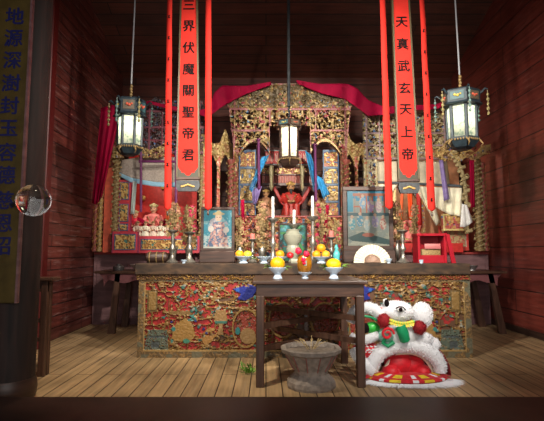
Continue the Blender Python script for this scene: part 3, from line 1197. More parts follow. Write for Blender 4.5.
gt = thing('shrine_gate', (X(290, GDP), GDP, ptz), 'tall gilded openwork gate over the centre deity, with posts and a crown', 'shrine')
panel('openwork_screen', GDP, 222, 358, 82, 253, .62, gate, .05, .05, PAINT, gt)


def vine_column(root, px, y0, y1, D, r, core, vine, turns=6, name='column', coils=2):
    x = X(px, D, (y0 + y1) / 2); zt, zb = Z(y0, D), Z(y1, D)
    q = MB().lathe([(r * 1.5, 0), (r * 1.5, .03), (r, .06), (r, zt - zb - .06), (r * 1.4, zt - zb - .03), (r * 1.4, zt - zb)], (x, D, zb), 14)
    o = q.build(name, core, root)
    q = MB()
    for s in range(coils):
        pts = []
        N = turns * 12
        for i in range(N + 1):
            a = 2 * PI * turns * i / N + s * PI
            rr = r * 1.15
            pts.append((x + rr * math.cos(a), D + rr * math.sin(a), zb + .05 + (zt - zb - .1) * i / N))
        q.tube(pts, r * .2, 5)
        for p in pts[::4]:
            q.ell(Vector(p) + Vector(((p[0] - x) * .25, (p[1] - D) * .25, random.uniform(-.01, .01))), (r * .36, r * .36, r * .5), 6, 5)
    q.build('carved_vine', vine, o)
    return o


vine_column(gt, 230.5, 160, 253, GDP - .1, .042, PINKRED, OLDGOLD, 9)
vine_column(gt, 347, 160, 253, GDP - .1, .042, PINKRED, OLDGOLD, 9)
# arched gilt colonnades either side


def arcade(x, y, x0, x1, peak, ytop, cols):
    u = (x - x0) / (x1 - x0)
    pk = np.clip(1 - np.abs(x - peak) / 6.5, 0, 1) ** 1.3
    wav = 1.2 * np.abs(np.sin(x * .55))
    top = ytop - pk * 16 + wav
    sil = (y > top)
    # pointed arches between the columns
    keep = np.zeros(x.shape, bool)
    opening = np.zeros(x.shape, bool)
    for i in range(len(cols) - 1):
        a, b = cols[i] + 1.9, cols[i + 1] - 1.9
        mid = (a + b) / 2; w = (b - a) / 2
        yy = ytop + 13 + 11 * (np.abs(x - mid) / w) ** 1.4
        opening |= (x > a) & (x < b) & (y > yy)
    keep = sil & ~opening
    lo = np.zeros(x.shape, bool)
    for c_ in cols: lo |= np.abs(x - c_) < 2.0
    keep &= (y < ytop + 24) | lo
    hh = .4 + .6 * vnoise(x * .6, y * .6, 4)
    c = colarr(x.shape, (.46, .32, .12), .2)
    setc(c, vnoise(x * .4, y * .4, 8) > .6, (.34, .18, .07), .3)
    colm = lo & (y > ytop + 14) & (vnoise(x * .5, y * .35, 12) > .4)
    setc(c, colm, (.55, .16, .10), 0)
    setc(c, lo & (y > ytop + 14) & (vnoise(x * .5, y * .35, 22) > .72), (.62, .48, .3), .1)
    return hh, c, keep


ac = thing('arcade_screen', (X(218, GDP), GDP + .2, ptz), 'gilded pointed-arch arcade left of the centre shrine gate', 'screen')
panel('arched_screen', GDP + .2, 203, 233.5, 126, 253, .5, lambda x, y: arcade(x, y, 203, 233, 225, 143, [204.5, 218.5, 232]), .05, .04, PAINT, ac)
ac = thing('arcade_screen', (X(353, GDP), GDP + .2, ptz), 'gilded pointed-arch arcade right of the centre shrine gate', 'screen')
panel('arched_screen', GDP + .2, 341, 367.5, 126, 253, .5, lambda x, y: arcade(x, y, 341, 367, 347.5, 143, [342.5, 356.5, 366]), .05, .04, PAINT, ac)

# stepped plinth of the centre shrine and its carved front
pl = thing('shrine_plinth', (X(289, 6.9), 7.6, 0), 'stepped red and gold plinth under the centre deity', 'platform')
px0, px1 = X(226, PD - .3), X(354, PD - .3)
MB().box(px0, px1, PD - .35, YB - .05, 0, Z(258, PD - .35), .01).build('body', MAROON, pl, smooth=False)
PLD = 6.95


def step_front(x, y):
    h = np.full(x.shape, .1)
    c = colarr(x.shape, (.30, .05, .03), 0)
    m, hh = scroll(x, y, 15, .33, .12)
    h = np.where(m, .3 + .6 * hh, h)
    setc(c, m, (.42, .26, .10), .25)
    n = vnoise(x * .22, y * .22, 61)
    setc(c, m & (n > .62), (.5, .14, .09), 0)
    setc(c, m & (n < .2), (.2, .12, .06), .1)
    n = vnoise(x * .3, y * .3, 63)
    setc(c, m & (n > .8), (.12, .2, .3), 0)
    fr = (y < 217.5) | (np.abs(y - 236) < 1)
    setc(c, fr, (.38, .06, .05), 0)
    return np.where(fr, .9, h), c, None


panel('carved_front', PLD, 236, 342, 216, 262, .6, step_front, .05, .35, PAINT, pl)
zst = Z(216, PLD)
MB().box(X(236, PLD), X(342, PLD), PLD + .1, YB - .3, Z(258, PLD), zst - .0, .01).build('step', DARKWOOD, pl, smooth=False)

# name board and gallery behind the lantern
nb = thing('carved_gallery', (X(289, 7.5), 7.5, Z(186, 7.5)), 'red and gold carved gallery board behind the centre lantern', 'screen')


def gallery(x, y):
    h = np.full(x.shape, .2)
    c = colarr(x.shape, (.28, .06, .04), 0)
    fr = (np.abs(y - 167) < 1) | (np.abs(y - 184.5) < 1.2) | (np.abs(y - 175) < .7)
    bal = (np.mod(x, 3.2) < 1.3) & rect(x, y, 0, 175, 999, 184)
    setc(c, bal, (.45, .10, .06), 0)
    m = (ridge(x * .4, y * .4, 8) < .09) & (y < 175)
    setc(c, m, (.48, .33, .12), .3)
    setc(c, fr, (.12, .06, .05), 0)
    return np.where(fr, 1, np.where(bal | m, .7, .15)), c, None


panel('gallery_front', 7.5, 262, 316, 166, 186, .5, gallery, .03, .04, PAINT, nb)
for gx_ in (263.5, 314.5):
    MB().box(X(gx_, 7.5) - .02, X(gx_, 7.5) + .02, 7.505, 7.545, zst, Z(165, 7.5)).build('post', MAROON, nb, smooth=False)
for (xa, xb, lab) in ((265.5, 279, 'left'), (299, 311.5, 'right')):
    D = 7.3
    s = thing('name_tablet', (X((xa + xb) / 2, D), D, Z(164, D)),
              'small red tablet with pale lettering, %s of the centre lantern' % lab, 'sign')
    MB().box(X(xa, D), X(xb, D), D, D + .03, Z(164, D), Z(151, D), .004).build('tablet', plain('tablet red', (.45, .02, .02), .5), s, smooth=False)
    q = MB()
    za, zb_ = Z(164, D), Z(151, D); xA, xB = X(xa, D), X(xb, D)
    for r in (0, 1): q.box(xA - .01, xB + .01, D - .008, D + .035, [za - .012, zb_][r], [za, zb_ + .012][r])
    q.build('frame', plain('pale blue frame', (.3, .4, .42), .5), s, smooth=False)
    q = MB()
    w_ = xB - xA; hh_ = za - zb_   # worn lettering: only its upright strokes can be made out
    for i in range(3):
        xc = xA + w_ * (i + .5) / 3
        for (dx, k0, k1) in ((-.08, .2, .8), (0, .3, .85), (.08, .18, .75)):
            q.box(xc + dx * w_ - .004, xc + dx * w_ + .004, D - .005, D - .001, zb_ + hh_ * k0, zb_ + hh_ * k1)
        q.box(xc - .1 * w_, xc + .1 * w_, D - .005, D - .001, zb_ + hh_ * .5, zb_ + hh_ * .5 + .006)
    q.build('lettering', plain('pale lettering', (.75, .55, .45), .5), s, smooth=False)


# painted side screens inside the gate


def side_screen(x, y, x0, x1, seed):
    h = np.full(x.shape, .3)
    w = x1 - x0
    c = colarr(x.shape, (.35, .22, .09), .2)
    band = np.floor((y - 150) / 17.0)
    n = vnoise(x * .4, y * .4, seed)
    setc(c, np.mod(band, 3) == 0, (.40, .12, .06), 0)
    setc(c, np.mod(band, 3) == 1, (.28, .2, .1), .1)
    m = ridge(x * .4, y * .4, seed) < .09
    setc(c, m, (.55, .38, .14), .3)
    setc(c, (n > .8) & ~m, (.04, .09, .2), 0)
    line = np.mod(y - 150, 17) < 2.2
    setc(c, line, (.07, .13, .22), 0)
    ed = (x < x0 + 1.4) | (x > x1 - 1.4)
    setc(c, ed, (.05, .12, .26), 0)
    return np.where(line | ed, .9, np.where(m, .7, .2)), c, None


for (xa, xb, sd, lab) in ((239, 256, 3, 'left'), (323, 339, 9, 'right')):
    D = 7.35
    s = thing('painted_screen', (X((xa + xb) / 2, D), D, zst), 'tall painted screen with blue edges just inside the %s gate post' % lab, 'screen')
    panel('screen_board', D, xa, xb, 150, 215, .5, lambda x, y: side_screen(x, y, xa, xb, sd), .02, .03, PAINT, s)

# purple poles
for (xa, ya, yb, lab) in ((258.5, 141, 188, 'left'), (315, 146, 200, 'right')):
    D = 6.98
    q = MB().tube([(X(xa, D, 160), D, Z(ya, D)), (X(xa + .6, D, 160), D, Z(yb, D))], .022, 10)
    q.lathe([(.022, 0), (.034, .01), (.034, .03), (.015, .045)], (X(xa, D, 160), D, Z(ya, D)), 10)
    q.lathe([(.01, -.03), (.03, 0), (.024, .02)], (X(xa + .6, D, 160), D, Z(yb, D)), 10)
    o = q.build('hanging_pole', PURPLE)
    tag(setorg(o, (X(xa, D, 160), D, Z(yb, D))), 'purple pole hung %s of the centre lantern beside blue silk' % lab, 'pole')

# gilt drop ornaments under the tablets
for (xa, ya, yb, lab) in ((271.5, 165, 191, 'left'), (302, 165, 191, 'right')):
    D = 7.2
    x_ = X(xa, D, 178); z1, z0_ = Z(ya, D), Z(yb, D); H = z1 - z0_
    q = MB().lathe([(.004, 0), (.028, H * .1), (.034, H * .2), (.024, H * .3), (.03, H * .5), (.04, H * .85), (.03, H * .95), (.01, H)], (x_, D, z0_), 12)
    o = q.build('drop_ornament', plain('grey gilding', (.42, .36, .2), .5, .2, .4, 50))
    tag(setorg(o, (x_, D, z0_)), 'pale gilt drop hanging under the small tablet, %s of the centre lantern' % lab, 'ornament')


# ------------------------------------------------------------------ cloth
def cloth(name, tops, bots, D, mat, label, cat='cloth', folds=6, amp=.03, rows=10, group=None, solid=.006, D2=None, parent=None):
    """A hanging cloth between an upper and a lower line (photograph points), with folds in depth."""
    def interp(pts, t):
        L = [0]
        for i in range(1, len(pts)):
            L.append(L[-1] + math.hypot(pts[i][0] - pts[i - 1][0], pts[i][1] - pts[i - 1][1]))
        s = t * L[-1]
        for i in range(1, len(pts)):
            if s <= L[i] + 1e-9:
                k = (s - L[i - 1]) / max(1e-9, L[i] - L[i - 1])
                return (pts[i - 1][0] + (pts[i][0] - pts[i - 1][0]) * k, pts[i - 1][1] + (pts[i][1] - pts[i - 1][1]) * k)
        return pts[-1]
    n = max(12, folds * 6)
    vs, fs = [], []
    for j in range(rows + 1):
        for i in range(n + 1):
            t = i / n; a = interp(tops, t); b = interp(bots, t); k = j / rows
            px, py = a[0] + (b[0] - a[0]) * k, a[1] + (b[1] - a[1]) * k
            d = D + ((D2 or D) - D) * t + amp * math.sin(t * folds * 2 * PI + k * 1.2) * (.3 + .7 * k)
            vs.append(P(px, py, d))
    for j in range(rows):
        for i in range(n):
            a = j * (n + 1) + i
            fs.append((a, a + n + 1, a + n + 2, a + 1))
    o = MB().add(vs, fs).build(name, mat, parent, solid=solid)
    if parent is None:
        b = interp(bots, .5)
        setorg(o, P(b[0], b[1], D))
        tag(o, label, cat, group)
    return o


cloth('silk_drape', [(196, 111), (209, 108), (214, 93), (222, 85.5), (245, 86), (271, 82)], [(197, 114), (208, 118), (220, 108), (232, 101), (246, 94), (271, 85)], GDP - .12, MAGENTA,
      'magenta silk swag over the left half of the gate crown', 'drape', 5, .03)
cloth('silk_drape', [(296, 80), (320, 84), (347, 83.5), (357, 88), (368, 100), (384, 107), (400, 106)], [(298, 84), (320, 93), (345, 99), (358, 108), (368, 116), (384, 115), (400, 112)], GDP - .12, MAGENTA,
      'magenta silk swag over the right half of the gate crown', 'drape', 5, .03)
cloth('silk_drape', [(398, 106), (420, 105), (437, 104), (445, 101)], [(398, 110), (420, 110), (437, 109), (445, 105)], GDP - .1, MAGENTA,
      'narrow magenta silk run along the top of the right shrine', 'drape', 4, .02)
cloth('silk_drape', [(101, 108), (112, 105), (122, 106)], [(92, 203), (96, 205), (102, 197)], GDP + .0, MAGENTA,
      'long magenta silk tail hanging at the far left shrine corner', 'drape', 3, .03, 14)
cloth('silk_drape', [(121, 103), (150, 101), (172, 106), (197, 111)], [(121, 107), (150, 104), (172, 110), (197, 114)], GDP + .0, MAGENTA,
      'narrow magenta silk run along the top of the left shrine', 'drape', 4, .02)
cloth('silk_drape', [(469.5, 160), (474, 160)], [(470.5, 208), (475, 207)], GDP + .1, MAGENTA,
      'magenta silk tail hanging inside the right shrine end column', 'drape', 2, .015, 10)
cloth('blue_sash', [(262, 157), (269, 155)], [(249, 189), (252, 193)], GDP - .1, BLUE, 'blue silk sash draped left of the centre lantern', 'sash', 2, .03, 10)
cloth('blue_sash', [(305, 150), (311, 155)], [(314, 192), (321, 188)], GDP - .1, BLUE, 'blue silk sash draped right of the centre lantern', 'sash', 2, .03, 10)
cloth('blue_sash', [(316, 175), (322, 178)], [(323, 198), (330, 194)], GDP - .12, BLUE, 'short blue silk end beside the right purple pole', 'sash', 2, .02, 6)
cloth('lilac_sash', [(252, 190), (262, 186)], [(253, 205), (257, 203)], GDP - .12, LILAC, 'lilac silk end below the left blue sash', 'sash', 2, .02, 6)
cloth('red_ribbon', [(241, 200), (244, 199)], [(242, 237), (245, 236)], AD + .56, MAGENTA, 'red ribbon hanging left of the gilt flower vases', 'ribbon', 2, .02, 8)
cloth('red_ribbon', [(326, 205), (329, 205)], [(323, 237), (326, 238)], AD + .52, MAGENTA, 'red ribbon hanging right of the gilt flower vases', 'ribbon', 2, .02, 8)

# ================================================================== SIDE SHRINES
SDD = 7.3
zpl = ptz


def fret_panel(name, D, x0, x1, y0, y1, sil_fn, root, seed, base, dark, w=.09, k=.3, frame_rows=(), frame_cols=(), step=.55, fc=(.2, .06, .08)):
    def fn(x, y):
        m, hh = scroll(x, y, seed, k, w)
        fr = np.zeros(x.shape, bool)
        for r in frame_rows: fr |= np.abs(y - r) < 1.0
        for r in frame_cols: fr |= np.abs(x - r) < .9
        keep = (m | fr | (vnoise(x * .9, y * .9, seed + 2) > .62)) & sil_fn(x, y)
        c = colarr(x.shape, tuple(v_ * .8 for v_ in base), .15)
        setc(c, vnoise(x * .45, y * .45, seed + 4) > .58, dark, .15)
        setc(c, vnoise(x * .45, y * .45, seed + 7) > .84, (.08, .15, .32), 0)
        setc(c, vnoise(x * .4, y * .5, seed + 8) > .86, (.35, .06, .08), 0)
        setc(c, fr, fc, 0)
        return np.where(fr, .9, .35 + .5 * hh), c, keep
    return panel(name, D, x0, x1, y0, y1, step, fn, .05, .035, PAINT, root)


# ---- left shrine
ls = thing('side_shrine', (X(145, SDD), SDD + .3, zpl), 'left carved shrine with gilded columns and red niche', 'shrine')
fret_panel('upper_fretwork', SDD, 141, 204, 97, 157,
           lambda x, y: (y > 101 - 5 * np.clip(1 - np.abs(x - 156) / 5, 0, 1)) & (y < 155) & ((x > 146) | (y > 120)), ls, 3, (.10, .08, .085), (.06, .045, .05), .10, .3, (112, 128, 141, 153), (150, 163, 178, 200))


def lscroll(x, y):
    band = np.abs(y - (150 - 6 * np.sin((x - 112) / 26.0 * PI))) < 6.5
    return (rect(x, y, 113, 139, 170, 160) & (band | (x < 125) & (y > 145)) & (y < 159)) & ~disc(x, y, 146, 180, 27, 22)


fret_panel('gilt_scroll_arch', SDD - .05, 110, 172, 136, 170, lscroll, ls, 9, (.55, .38, .14), (.3, .2, .1), .12, .3)
fret_panel('gilt_capital', SDD - .02, 94, 114, 154, 172,
           lambda x, y: (y > 157 - 3 * np.abs(np.sin(x * .5))) & (np.abs(x - 104) < 9.5 - (y - 158) * .5), ls, 19, (.62, .33, .10), (.4, .2, .07), .14, .3)
for (pxc, y0, r, core, vine, tt) in ((95.8, 165, .026, PINKRED, GOLD, 8), (100.5, 165, .028, OLDGOLD, GOLD, 10), (115.5, 148, .045, OLDGOLD, PALEGOLD, 12)):
    vine_column(ls, pxc, y0, 251.5, SDD + .02, r, core, vine, tt)
q = MB().box(X(103, SDD), X(111, SDD), SDD - .02, SDD + .02, zpl, Z(168, SDD)); q.build('red_board', plain('orange red board', (.45, .08, .04), .5, 0, .4, 12), ls, smooth=False)
vine_column(ls, 201.5, 135, 251, SDD + .02, .035, OLDGOLD, PALEGOLD, 12)


def leaf_panel(x, y, x0, x1, rows):
    h = np.full(x.shape, .3)
    c = colarr(x.shape, (.55, .05, .07), 0)
    for (a, b) in rows:
        bx = rect(x, y, x0 + 2.6, a, x1 - 2.6, b)
        rim = bx & ~rect(x, y, x0 + 3.4, a + .8, x1 - 3.4, b - .8)
        ins = bx & ~rim
        m = ins & (ridge(x * .4, y * .4, 7) < .11)
        setc(c, ins, (.42, .2, .07), .1)
        setc(c, m, (.75, .5, .18), .15)
        setc(c, ins & ~m & (vnoise(x * .4, y * .4, 12) > .7), (.08, .24, .2), 0)
        setc(c, rim, (.10, .14, .3), 0)
        h = np.where(rim, .8, np.where(m, .95, np.where(ins, .1, h)))
    ed = (x < x0 + .9) | (x > x1 - .9)
    setc(c, ed, (.28, .03, .08), 0)
    return h, c, None


panel('panelled_screen', SDD + .06, 117, 131.5, 180, 233, .45, lambda x, y: leaf_panel(x, y, 117, 131.5, [(182, 200), (204, 222), (224, 231)]), .025, .03, PAINT, ls)
panel('front_rail', SDD - .12, 112, 138.5, 231.5, 253, .45, lambda x, y: leaf_panel(x, y, 112, 138.5, [(234, 250)]), .03, .04, PAINT, ls)
panel('front_rail', SDD - .1, 138.5, 200, 236, 253, .45, lambda x, y: leaf_panel(x, y, 138.5, 200, [(239, 250)]), .03, .04, PAINT, ls)
# red niche behind
q = MB()
D = SDD + .95
q.box(X(126, D), X(196, D), D, D + .03, Z(238, D), Z(150, D))
q.build('niche_back', REDPAINT, ls, smooth=False)
q = MB().box(X(118, SDD + .3), X(204, SDD + .3), SDD + .1, SDD + .95, Z(240, SDD), Z(236.5, SDD)); q.build('niche_floor', REDPAINT, ls, smooth=False)
for (cx_, cy_) in ((163, 187), (168, 192), (143, 198)):
    o = MB().ell(P(cx_, cy_, D - .03), (.05, .03, .05), 10, 7).build('gilt_rosette', GOLD, ls)
# frame of purple rods
q = MB()
for (a, b) in (((141, 152), (141, 212)), ((139, 161.5), (180, 161.5)), ((176, 150), (176, 215))):
    q.tube([P(a[0], a[1], SDD - .16), P(b[0], b[1], SDD - .16)], .02, 8)
q.build('hanging_rod', PURPLE, ls)
# ---- cloths on the left shrine
v = cloth('valance', [(122, 160), (140, 157), (160, 157), (200, 157)], [(119, 173), (133, 179), (155, 183), (200, 184)], SDD + .06, TAUPE,
          'grey embroidered valance with a pale blue hem in the left shrine', 'valance', 3, .015)
cloth('hem', [(118, 172), (132, 178), (155, 182), (200, 183)], [(118, 175.5), (131, 182.5), (154, 186.5), (200, 187.5)], SDD + .035, LIGHTBLUE, '', '', 3, .012, 3)
hm = bpy.data.objects['hem']
hm.location = hm.location - v.location; hm.parent = v
for k in ('label', 'category'):
    if k in hm: del hm[k]
cloth('hanging_ribbon', [(133, 181), (137, 182)], [(130.5, 214), (134.5, 214)], SDD, plain('pale grey ribbon', (.5, .58, .55), .6), 'pale grey ribbon at the left side of the red niche', 'ribbon', 1, .01, 8)
cloth('hanging_ribbon', [(165, 180), (168.5, 180)], [(166, 222), (170, 222)], SDD + .1, plain('orange cloth', (.7, .12, .03), .6), 'orange ribbon hanging at the middle of the left red niche', 'ribbon', 1, .01, 8)

# ---- right shrine
rs = thing('side_shrine', (X(425, SDD), SDD + .3, zpl), 'right pale gold carved shrine with cream cloth hangings', 'shrine')
fret_panel('upper_fretwork', SDD, 363, 446, 112, 162,
           lambda x, y: (y > 113 + 1.2 * np.sin(x * .5)) & (y < 160), rs, 23, (.50, .40, .2), (.26, .2, .12), .12, .3, (134, 146, 159), (366, 379, 396, 413, 430, 444), fc=(.3, .2, .2))
fret_panel('side_fretwork', SDD, 363.5, 377, 158, 187, lambda x, y: x > 0, rs, 26, (.66, .58, .38), (.4, .34, .2), .16, .3, (), (365, 376), fc=(.5, .4, .2))
fret_panel('gilt_eave', SDD - .06, 436, 490, 139, 170,
           lambda x, y: (np.abs(y - (155 - 8 * np.clip((x - 474) / 16, 0, 1) ** 2 + 2 * np.sin(x * .4))) < 4.8) | (disc(x, y, 448, 152, 9, 9)), rs, 29, (.60, .40, .14), (.34, .2, .08), .14, .3)
# scrolled vine curving down
q = MB()
pts = [P(452, 152, SDD - .05), P(457, 160, SDD - .05), P(462, 172, SDD - .05), P(465, 186, SDD - .05), P(466.5, 205, SDD - .05), P(467, 222, SDD - .05), P(467, 236, SDD - .05)]
dense = []
for i in range(len(pts) - 1):
    for j in range(6): dense.append(Vector(pts[i]).lerp(Vector(pts[i + 1]), j / 6))
q.tube(dense, .03, 7)
for i, p in enumerate(dense):
    a = i * 1.3
    q.ell(p + Vector((.05 * math.cos(a), -.02, .03 * math.sin(a))), (.035, .03, .03), 7, 5)
    if i % 2 == 0: q.tube([p, p + Vector((.07 * math.cos(a), -.03, .04)), p + Vector((.09 * math.cos(a + .7), -.03, -.01))], [.014, .012, .006], 5)
q.build('carved_vine', PALEGOLD, rs)
vine_column(rs, 478, 160, 251, SDD + .05, .05, OLDGOLD, PALEGOLD, 9)
vine_column(rs, 484, 163, 251, SDD + .08, .032, PINKRED, OLDGOLD, 8)
q = MB(); D = SDD + 1.0
q.box(X(372, D), X(462, D), D, D + .03, Z(240, D), Z(150, D)); q.build('niche_back', plain('ochre niche', (.5, .24, .13), .6, 0, .35, 8), rs, smooth=False)
q = MB().box(X(376, SDD), X(466, SDD), SDD + .1, SDD + .95, zpl, Z(243, SDD)); q.build('niche_floor', REDPAINT, rs, smooth=False)
fret_panel('niche_arch', SDD + .2, 384, 424, 186, 240, lambda x, y: (((x - 404) / 17) ** 2 + ((y - 226) / 38) ** 2 > 1) | (y > 238), rs, 31, (.55, .36, .14), (.4, .16, .08), .2, .3)
q = MB().tube([P(376, 182, SDD), P(462, 186, SDD)], .02, 8); q.build('hanging_rod', plain('slate rod', (.10, .12, .14), .5), rs)
fret_panel('gilt_picture', SDD + .1, 442, 464, 214, 231, lambda x, y: x > 0, rs, 37, (.62, .36, .12), (.45, .1, .08), .3, .3, (215, 230), (443, 463), fc=(.6, .5, .2))

cloth('valance', [(377, 161), (400, 160), (447, 161)], [(377, 182), (400, 182), (450, 186)], SDD + .06, plain('dull cream cloth', (.66, .58, .42), .8, 0, .2, 9),
      'dull cream valance across the top of the right shrine', 'valance', 7, .025)
cloth('white_cloth', [(430, 187), (462, 188)], [(431, 205), (448, 214), (463, 217)], SDD + .03, CREAM, 'cream cloth falling in folds right of the right streamer', 'cloth', 4, .03)
cloth('white_cloth', [(462, 204), (467, 205)], [(460, 227), (466, 227), (473, 222)], SDD - .12, plain('bright white cloth', (.94, .93, .88), .8), 'bright white cloth end below the gilt vine of the right shrine', 'cloth', 2, .03, 8)
cloth('white_cloth', [(377, 184), (384, 184), (398, 184)], [(377, 225), (381, 222), (390, 196)], SDD + .03, CREAM, 'cream cloth gathered left of the right couplet board', 'cloth', 3, .03)
cloth('white_cloth', [(414, 186), (430, 187)], [(424, 203), (436, 226), (440, 222)], SDD + .03, CREAM, 'cream cloth tail hanging behind the right streamer', 'cloth', 3, .03)
cloth('purple_tie', [(439, 160), (443, 160)], [(444, 201), (449.5, 199)], SDD - .1, LILAC, 'purple cloth tie hanging in the right shrine', 'ribbon', 1, .02, 10)
cloth('orange_tie', [(407, 186), (412, 186)], [(409, 220), (413, 221)], SDD + .1, plain('orange red silk', (.8, .1, .02), .5), 'orange red cloth tie in the arch of the right shrine', 'ribbon', 2, .02, 8)

cloth('orange_tie', [(401, 187), (404, 187)], [(399, 224), (402, 224)], SDD + .12, plain('orange cloth', (.7, .12, .03), .6), 'orange cloth strip at the left side of the right shrine arch', 'ribbon', 1, .015, 8)
cloth('red_tie', [(416, 187), (420, 187)], [(418, 226), (422, 225)], SDD + .12, plain('red cloth', (.6, .02, .02), .6), 'plain red cloth strip at the right side of the right shrine arch', 'ribbon', 1, .015, 8)
cloth('gold_cloth', [(383, 186), (396, 186)], [(388, 232), (397, 228)], SDD + .08, plain('pale gold cloth', (.8, .6, .3), .6, 0, .2, 30), 'pale gold cloth hanging left of the right shrine arch', 'cloth', 3, .02, 8)
# small framed relief on the right platform
D = PD + .02
f = thing('framed_relief', (X(454, D), D, zpl), 'small red framed gilt carving standing on the right platform', 'frame')


def rel(x, y):
    h = np.full(x.shape, .2)
    fr = (x < 442.5) | (x > 465.5) | (y < 229) | (y > 246.5)
    c = colarr(x.shape, (.40, .30, .15), .1)
    m = ridge(x * .35, y * .35, 6) < .08
    setc(c, m, (.35, .14, .08), 0)
    setc(c, (vnoise(x * .4, y * .4, 66) > .74), (.5, .06, .08), 0)
    rim = rect(x, y, 442, 228, 466, 248) & ~rect(x, y, 443.5, 230, 464.5, 246)
    setc(c, rim, (.28, .26, .18), 0)
    setc(c, fr, (.5, .05, .04), 0)
    return np.where(fr, 1, np.where(m, .7, .2)), c, None


panel('carving', D, 439.5, 468, 226, 250.5, .5, rel, .02, .04, PAINT, f)

# ================================================================== STATUES


def statue(px, base, top, D, robe, skin, label, name='deity_statue', crown=GOLD, beard=None, lean=0, group=None, seated=True):
    x, _, zb = P(px, base, D)
    H = Z(top, D) - zb
    t = thing(name, (x, D, zb), label, 'statue', group)
    hs = H * .125
    # body: neck, head, face, hands, one mesh
    q = MB()
    hz = zb + H * .80
    q.ell((x, D, hz), (hs * .72, hs * .78, hs), 16, 12)
    q.ell((x, D - hs * .74, hz - hs * .08), (hs * .13, hs * .2, hs * .22), 8, 6)       # nose
    for s in (-1, 1):
        q.ell((x + s * hs * .72, D, hz - hs * .05), (hs * .12, hs * .2, hs * .32), 8, 6)  # ears
        q.ell((x + s * hs * .28, D - hs * .62, hz - hs * .35), (hs * .22, hs * .16, hs * .18), 8, 6)  # cheeks
    q.tube([(x, D, zb + H * .60), (x, D, hz - hs * .5)], [hs * .5, hs * .42], 10)
    q.lathe([(hs * .9, 0), (hs * 1.25, H * .2), (hs * 1.3, H * .35), (hs * .5, H * .46)], (x, D, zb + H * .2), 14, 1, .8)
    for s in (-1, 1):
        hx, hy, hz2 = x + s * hs * .55, D - hs * 1.75, zb + H * .40
        q.ell((hx, hy, hz2), (hs * .3, hs * .34, hs * .26), 10, 7)
        for k in range(4):
            q.tube([(hx - s * hs * .1, hy - hs * .2, hz2 + hs * (.16 - .11 * k)), (hx - s * hs * .42, hy - hs * (.3 - .04 * k), hz2 + hs * (.15 - .11 * k)), (hx - s * hs * .55, hy - hs * .12, hz2 + hs * (.14 - .11 * k))], [hs * .07, hs * .065, hs * .045], 5)
        q.tube([(hx, hy, hz2 + hs * .15), (hx - s * hs * .15, hy - hs * .15, hz2 + hs * .42)], [hs * .09, hs * .06], 5)
    q.build('body', skin, t)
    q = MB()
    for s in (-1, 1): q.ell((x + s * hs * .27, D - hs * .70, hz + hs * .05), (hs * .14, hs * .08, hs * .07), 8, 6)
    q.ell((x, D - hs * .76, hz - hs * .48), (hs * .17, hs * .08, hs * .05), 8, 6)
    q.tube([(x - hs * .45, D - hs * .6, hz + hs * .2), (x - hs * .25, D - hs * .72, hz + hs * .26), (x - hs * .1, D - hs * .74, hz + hs * .2)], hs * .04, 5)
    q.tube([(x + hs * .45, D - hs * .6, hz + hs * .2), (x + hs * .25, D - hs * .72, hz + hs * .26), (x + hs * .1, D - hs * .74, hz + hs * .2)], hs * .04, 5)
    q.build('painted_features', HAIR, t)
    # robe with knees and sleeves
    q = MB()
    q.lathe([(hs * 2.1, 0), (hs * 2.15, H * .05), (hs * 1.9, H * .2), (hs * 1.5, H * .32), (hs * 1.5, H * .45), (hs * 1.75, H * .58), (hs * 1.2, H * .65), (hs * .55, H * .68)], (x, D, zb), 22, 1, .72)
    if seated:
        for s in (-1, 1):
            q.tube([(x + s * hs * .7, D - hs * .2, zb + H * .27), (x + s * hs * 1.1, D - hs * 1.7, zb + H * .27), (x + s * hs * 1.05, D - hs * 1.9, zb + H * .02)], [hs * .8, hs * .72, hs * .6], 12)
    for s in (-1, 1):
        q.tube([(x + s * hs * 1.4, D, zb + H * .60), (x + s * hs * 2.0, D - hs * .5, zb + H * .44), (x + s * hs * 1.0, D - hs * 1.5, zb + H * .40)], [hs * .55, hs * .68, hs * .62], 12)
    q.build('robe', robe, t)
    q = MB()
    q.tube([(x - hs * 1.0, D - hs * 1.2, zb + H * .58), (x, D - hs * 1.35, zb + H * .34), (x + hs * 1.0, D - hs * 1.2, zb + H * .58)], hs * .13, 8)
    q.lathe([(hs * 1.56, 0), (hs * 1.62, H * .02), (hs * 1.56, H * .04)], (x, D, zb + H * .36), 20, 1, .74)
    q.lathe([(hs * 2.17, 0), (hs * 2.22, H * .02), (hs * 2.14, H * .04)], (x, D, zb + .002), 20, 1, .74)
    q.build('gilt_sash', OLDGOLD, t)
    # crown
    if crown:
        q = MB()
        q.lathe([(hs * .76, 0), (hs * .84, hs * .2), (hs * .7, hs * .45), (hs * .55, hs * .75), (hs * .2, hs * .95)], (x, D + hs * .05, hz + hs * .38), 16)
        for k in range(9):
            a = PI * (k + .0) / 8 + PI
            q.ell((x + hs * .9 * math.cos(a), D + hs * .9 * math.sin(a) * .7, hz + hs * .75), (hs * .13, hs * .1, hs * .24), 7, 5)
        q.build('crown', crown, t)
    if beard:
        q = MB().tube([(x, D - hs * .72, hz - hs * .62), (x, D - hs * .95, hz - hs * 1.2), (x, D - hs * 1.1, hz - hs * 1.9)], [hs * .42, hs * .3, hs * .05], 10)
        q.build('beard', beard, t)
    return t


